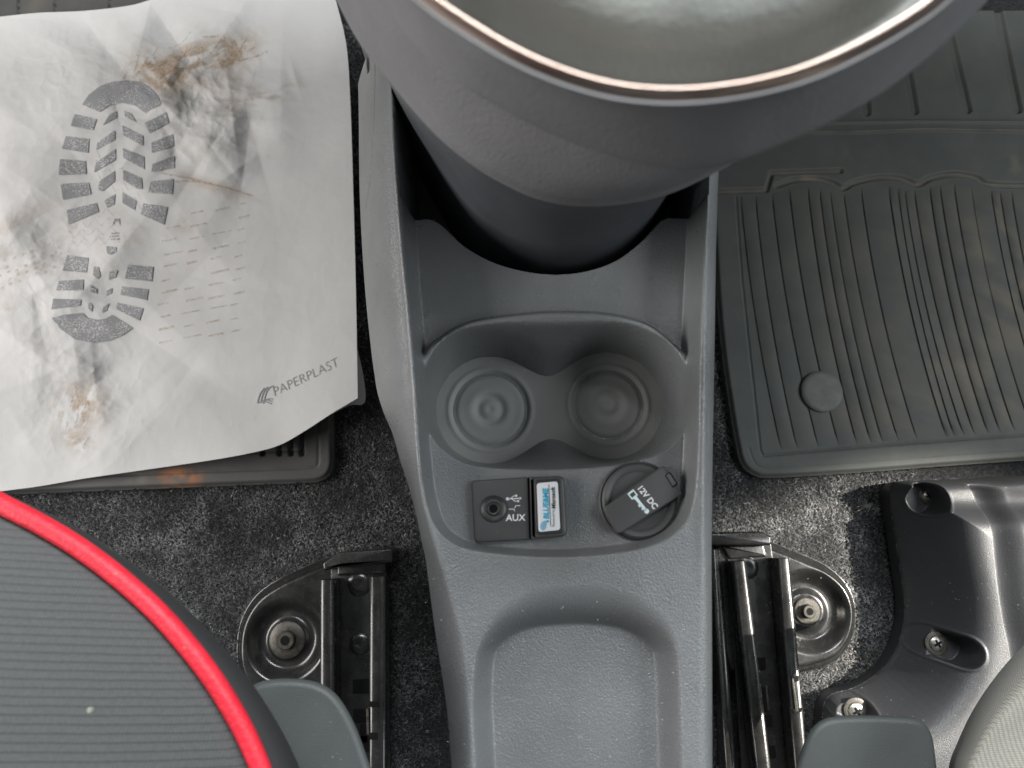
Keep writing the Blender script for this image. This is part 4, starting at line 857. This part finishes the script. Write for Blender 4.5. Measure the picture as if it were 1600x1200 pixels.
for (a, b, z_, r_) in ((1451, 775, 0.026, 9), (1466, 1006, 0.040, 12), (1340, 1112, 0.031, 13)):
    c_ = V(a, b, z_ + 0.003); R_ = r_ * 0.67 / FPX
    sw = lathe('screw', c_.x, c_.y, [(R_, -0.001), (R_, 0.0012), (R_ * 0.85, 0.0022), (R_ * 0.4, 0.0028), (0, 0.0030)], M['screw'], cv, 28, 50, z_)
    lathe('washer', c_.x, c_.y, [(R_ * 1.45, -0.001), (R_ * 1.45, 0.0007), (R_ * 1.3, 0.001), (R_ * 0.9, 0.001)], M['bolt'], cv, 28, 40, z_)
    for an in (0.5, 0.5 + math.pi / 2):
        ca_, sa_ = math.cos(an), math.sin(an); L_, w_ = R_ * 0.48, R_ * 0.13
        pts = np.array([[c_.x + ca_ * i * L_ - sa_ * j * w_, c_.y + sa_ * i * L_ + ca_ * j * w_] for i, j in ((-1, -1), (1, -1), (1, 1), (-1, 1))])
        slab('cross_slot', pts, z_ + 0.00335 + an * 0.00005, z_ + 0.001, 0.0001, M['deep'], sw)  # near-black bars on the screw head paint the shade of its cross

# ------------------------------------------------------------------ seats
se = empty('car_seat', V(100, 1150, 0.0), 'dark ribbed cloth car seat cushion edged with bright red piping', 'seat')
ZS = 0.36
pipc = [(-60, 752), (0, 786), (60, 817), (120, 853), (180, 897), (240, 950), (290, 1005), (335, 1064), (375, 1130), (405, 1195), (430, 1270)]
pp = catmull(pipc, 120); x, y, z = P(pp[:, 0], pp[:, 1], ZS); pip = np.stack([x, y, z], 1)
wr = 0.0044 + 0.0004 * np.linspace(1, 0, 120)
tube('piping', pip, list(wr), M['red'], se, 16)
an = np.array([-420.0, 1500.0]); rows = []
for k in range(60):
    t = k / 59.0; qx = pp[:, 0] + (an[0] - pp[:, 0]) * t; qy = pp[:, 1] + (an[1] - pp[:, 1]) * t
    zz_ = ZS - 0.002 + 0.050 * (1 - (1 - min(1, t * 1.4)) ** 2) - 0.006 * math.exp(-(t / 0.02) ** 2)
    x, y, z = P(qx, qy, ZS); rows.append(np.stack([x, y, 0 * x + zz_], 1))
G = np.array(rows); grid_obj('cushion', G[..., 0], G[..., 1], G[..., 2], M['seat'], se)
c_ = V(83, 1133, 0.405); lathe('lint', c_.x, c_.y, [(0.0014, -0.001), (0.0012, 0.0003), (0.0006, 0.0005), (0, 0.0005)], M['cushion'], se, 14, 60, float(G[np.argmin(np.hypot(G[..., 0] - c_.x, G[..., 1] - c_.y).ravel()) // G.shape[1], np.argmin(np.hypot(G[..., 0] - c_.x, G[..., 1] - c_.y).ravel()) % G.shape[1], 2]))
tng = np.gradient(pp, axis=0); tng /= np.linalg.norm(tng, axis=1)[:, None]; nrm = np.stack([tng[:, 1], -tng[:, 0]], 1)
tt = np.linspace(0, 1, 120)[:, None]; rows = []
for offk, zk in ((0, ZS - 0.003), (0.45, ZS - 0.006), (0.85, ZS - 0.016), (1.0, ZS - 0.03)):
    wdp = (14 + 48 * tt ** 1.2) * offk; q = pp + nrm * wdp; x, y, z = P(q[:, 0], q[:, 1], zk); rows.append(np.stack([x, y, z], 1))
q = pp + nrm * (14 + 48 * tt ** 1.2) * 0.4; x, y, z = P(q[:, 0], q[:, 1], 0.22); rows.append(np.stack([x, y, z], 1))
loft('side_band', rows, M['seat_side'], se, False, deg=180)
lt = catmull([(386, 1086), (398, 1069), (440, 1062), (490, 1067), (524, 1088), (551, 1132), (571, 1185), (588, 1240), (596, 1310), (450, 1330), (420, 1200), (398, 1120)], 90, True)
under_slab('side_trim', lt, 0.27, 0.20, 0.004, M['trim'], se)
s2 = empty('car_seat', V(1450, 1180, 0.0), 'grey checked cloth corner and pale plastic trim of the right seat', 'seat')
rt = catmull([(1246, 1210), (1254, 1180), (1268, 1146), (1290, 1126), (1330, 1120), (1400, 1121), (1440, 1126), (1458, 1146), (1465, 1180), (1470, 1240), (1472, 1320), (1240, 1320), (1240, 1250)], 90, True)
under_slab('side_trim', rt, 0.20, 0.14, 0.004, M['trim'], s2)
ce = catmull([(1470, 1290), (1482, 1200), (1496, 1160), (1520, 1110), (1552, 1062), (1590, 1018), (1640, 975), (1720, 935)], 80); rows = []
ZK = 0.25
for k in range(40):
    t = k / 39.0; qx = ce[:, 0] + (1800 - ce[:, 0]) * t; qy = ce[:, 1] + (1400 - ce[:, 1]) * t
    zk = ZK - 0.10 * (1 - min(1, t * 9)) ** 2.2 + 0.035 * t
    x, y, _ = P(qx, qy, zk); fold = 0.0022 * np.sin(qy / 26.0 + qx / 70.0) * min(1, t * 6); rows.append(np.stack([x, y, zk + fold], 1))
G = np.array(rows); grid_obj('cushion', G[..., 0], G[..., 1], G[..., 2], M['cushion'], s2)

# ------------------------------------------------------------------ grit and a torn carpet tuft
vs = []; fs = []
for k in range(150):
    reg = random.choice([((1130, 1380), (560, 1080), 0.001), ((560, 650), (640, 1000), 0.001), ((1130, 1300), (780, 1100), 0.022), ((1300, 1390), (1010, 1060), 0.001)])
    a, b = random.uniform(*reg[0]), random.uniform(*reg[1]); c_ = V(a, b, reg[2] + 0.002); r_ = random.uniform(0.0003, 0.0009)
    i0 = len(vs)
    for dx, dy, dz in ((1, 0, 0), (0, 1, 0), (-1, 0, 0), (0, -1, 0), (0, 0, 1), (0, 0, -1)): vs.append((c_.x + dx * r_ * random.uniform(0.6, 1.3), c_.y + dy * r_ * random.uniform(0.6, 1.3), c_.z + dz * r_ * 0.7))
    for f in ((0, 1, 4), (1, 2, 4), (2, 3, 4), (3, 0, 4), (1, 0, 5), (2, 1, 5), (3, 2, 5), (0, 3, 5)): fs.append(tuple(i0 + q for q in f))
g = mesh_py('grit', vs, fs, M['grit']); g['kind'] = 'stuff'; g['label'] = 'tiny sandy crumbs scattered on the carpet and rails'; g['category'] = 'grit'
tf = empty('carpet_tuft', V(1345, 795, 0.0), 'frayed pale tuft of carpet beside the black cover', 'tuft')
for k in range(14):
    a = random.uniform(-0.5, 0.5); p0 = V(1362 + random.uniform(-2, 2), 788 + random.uniform(-3, 3), 0.002); L_ = random.uniform(6, 24)
    pts = [p0, V(1362 - L_ * 0.5, 792 + a * 6, 0.004), V(1362 - L_, 797 + a * 12, 0.004 + random.uniform(0, 0.003))]
    tube('strand', [list(p) for p in pts], [0.0004, 0.0003, 0.0001], M['grit'] if k % 3 == 0 else M['button'], tf, 5)
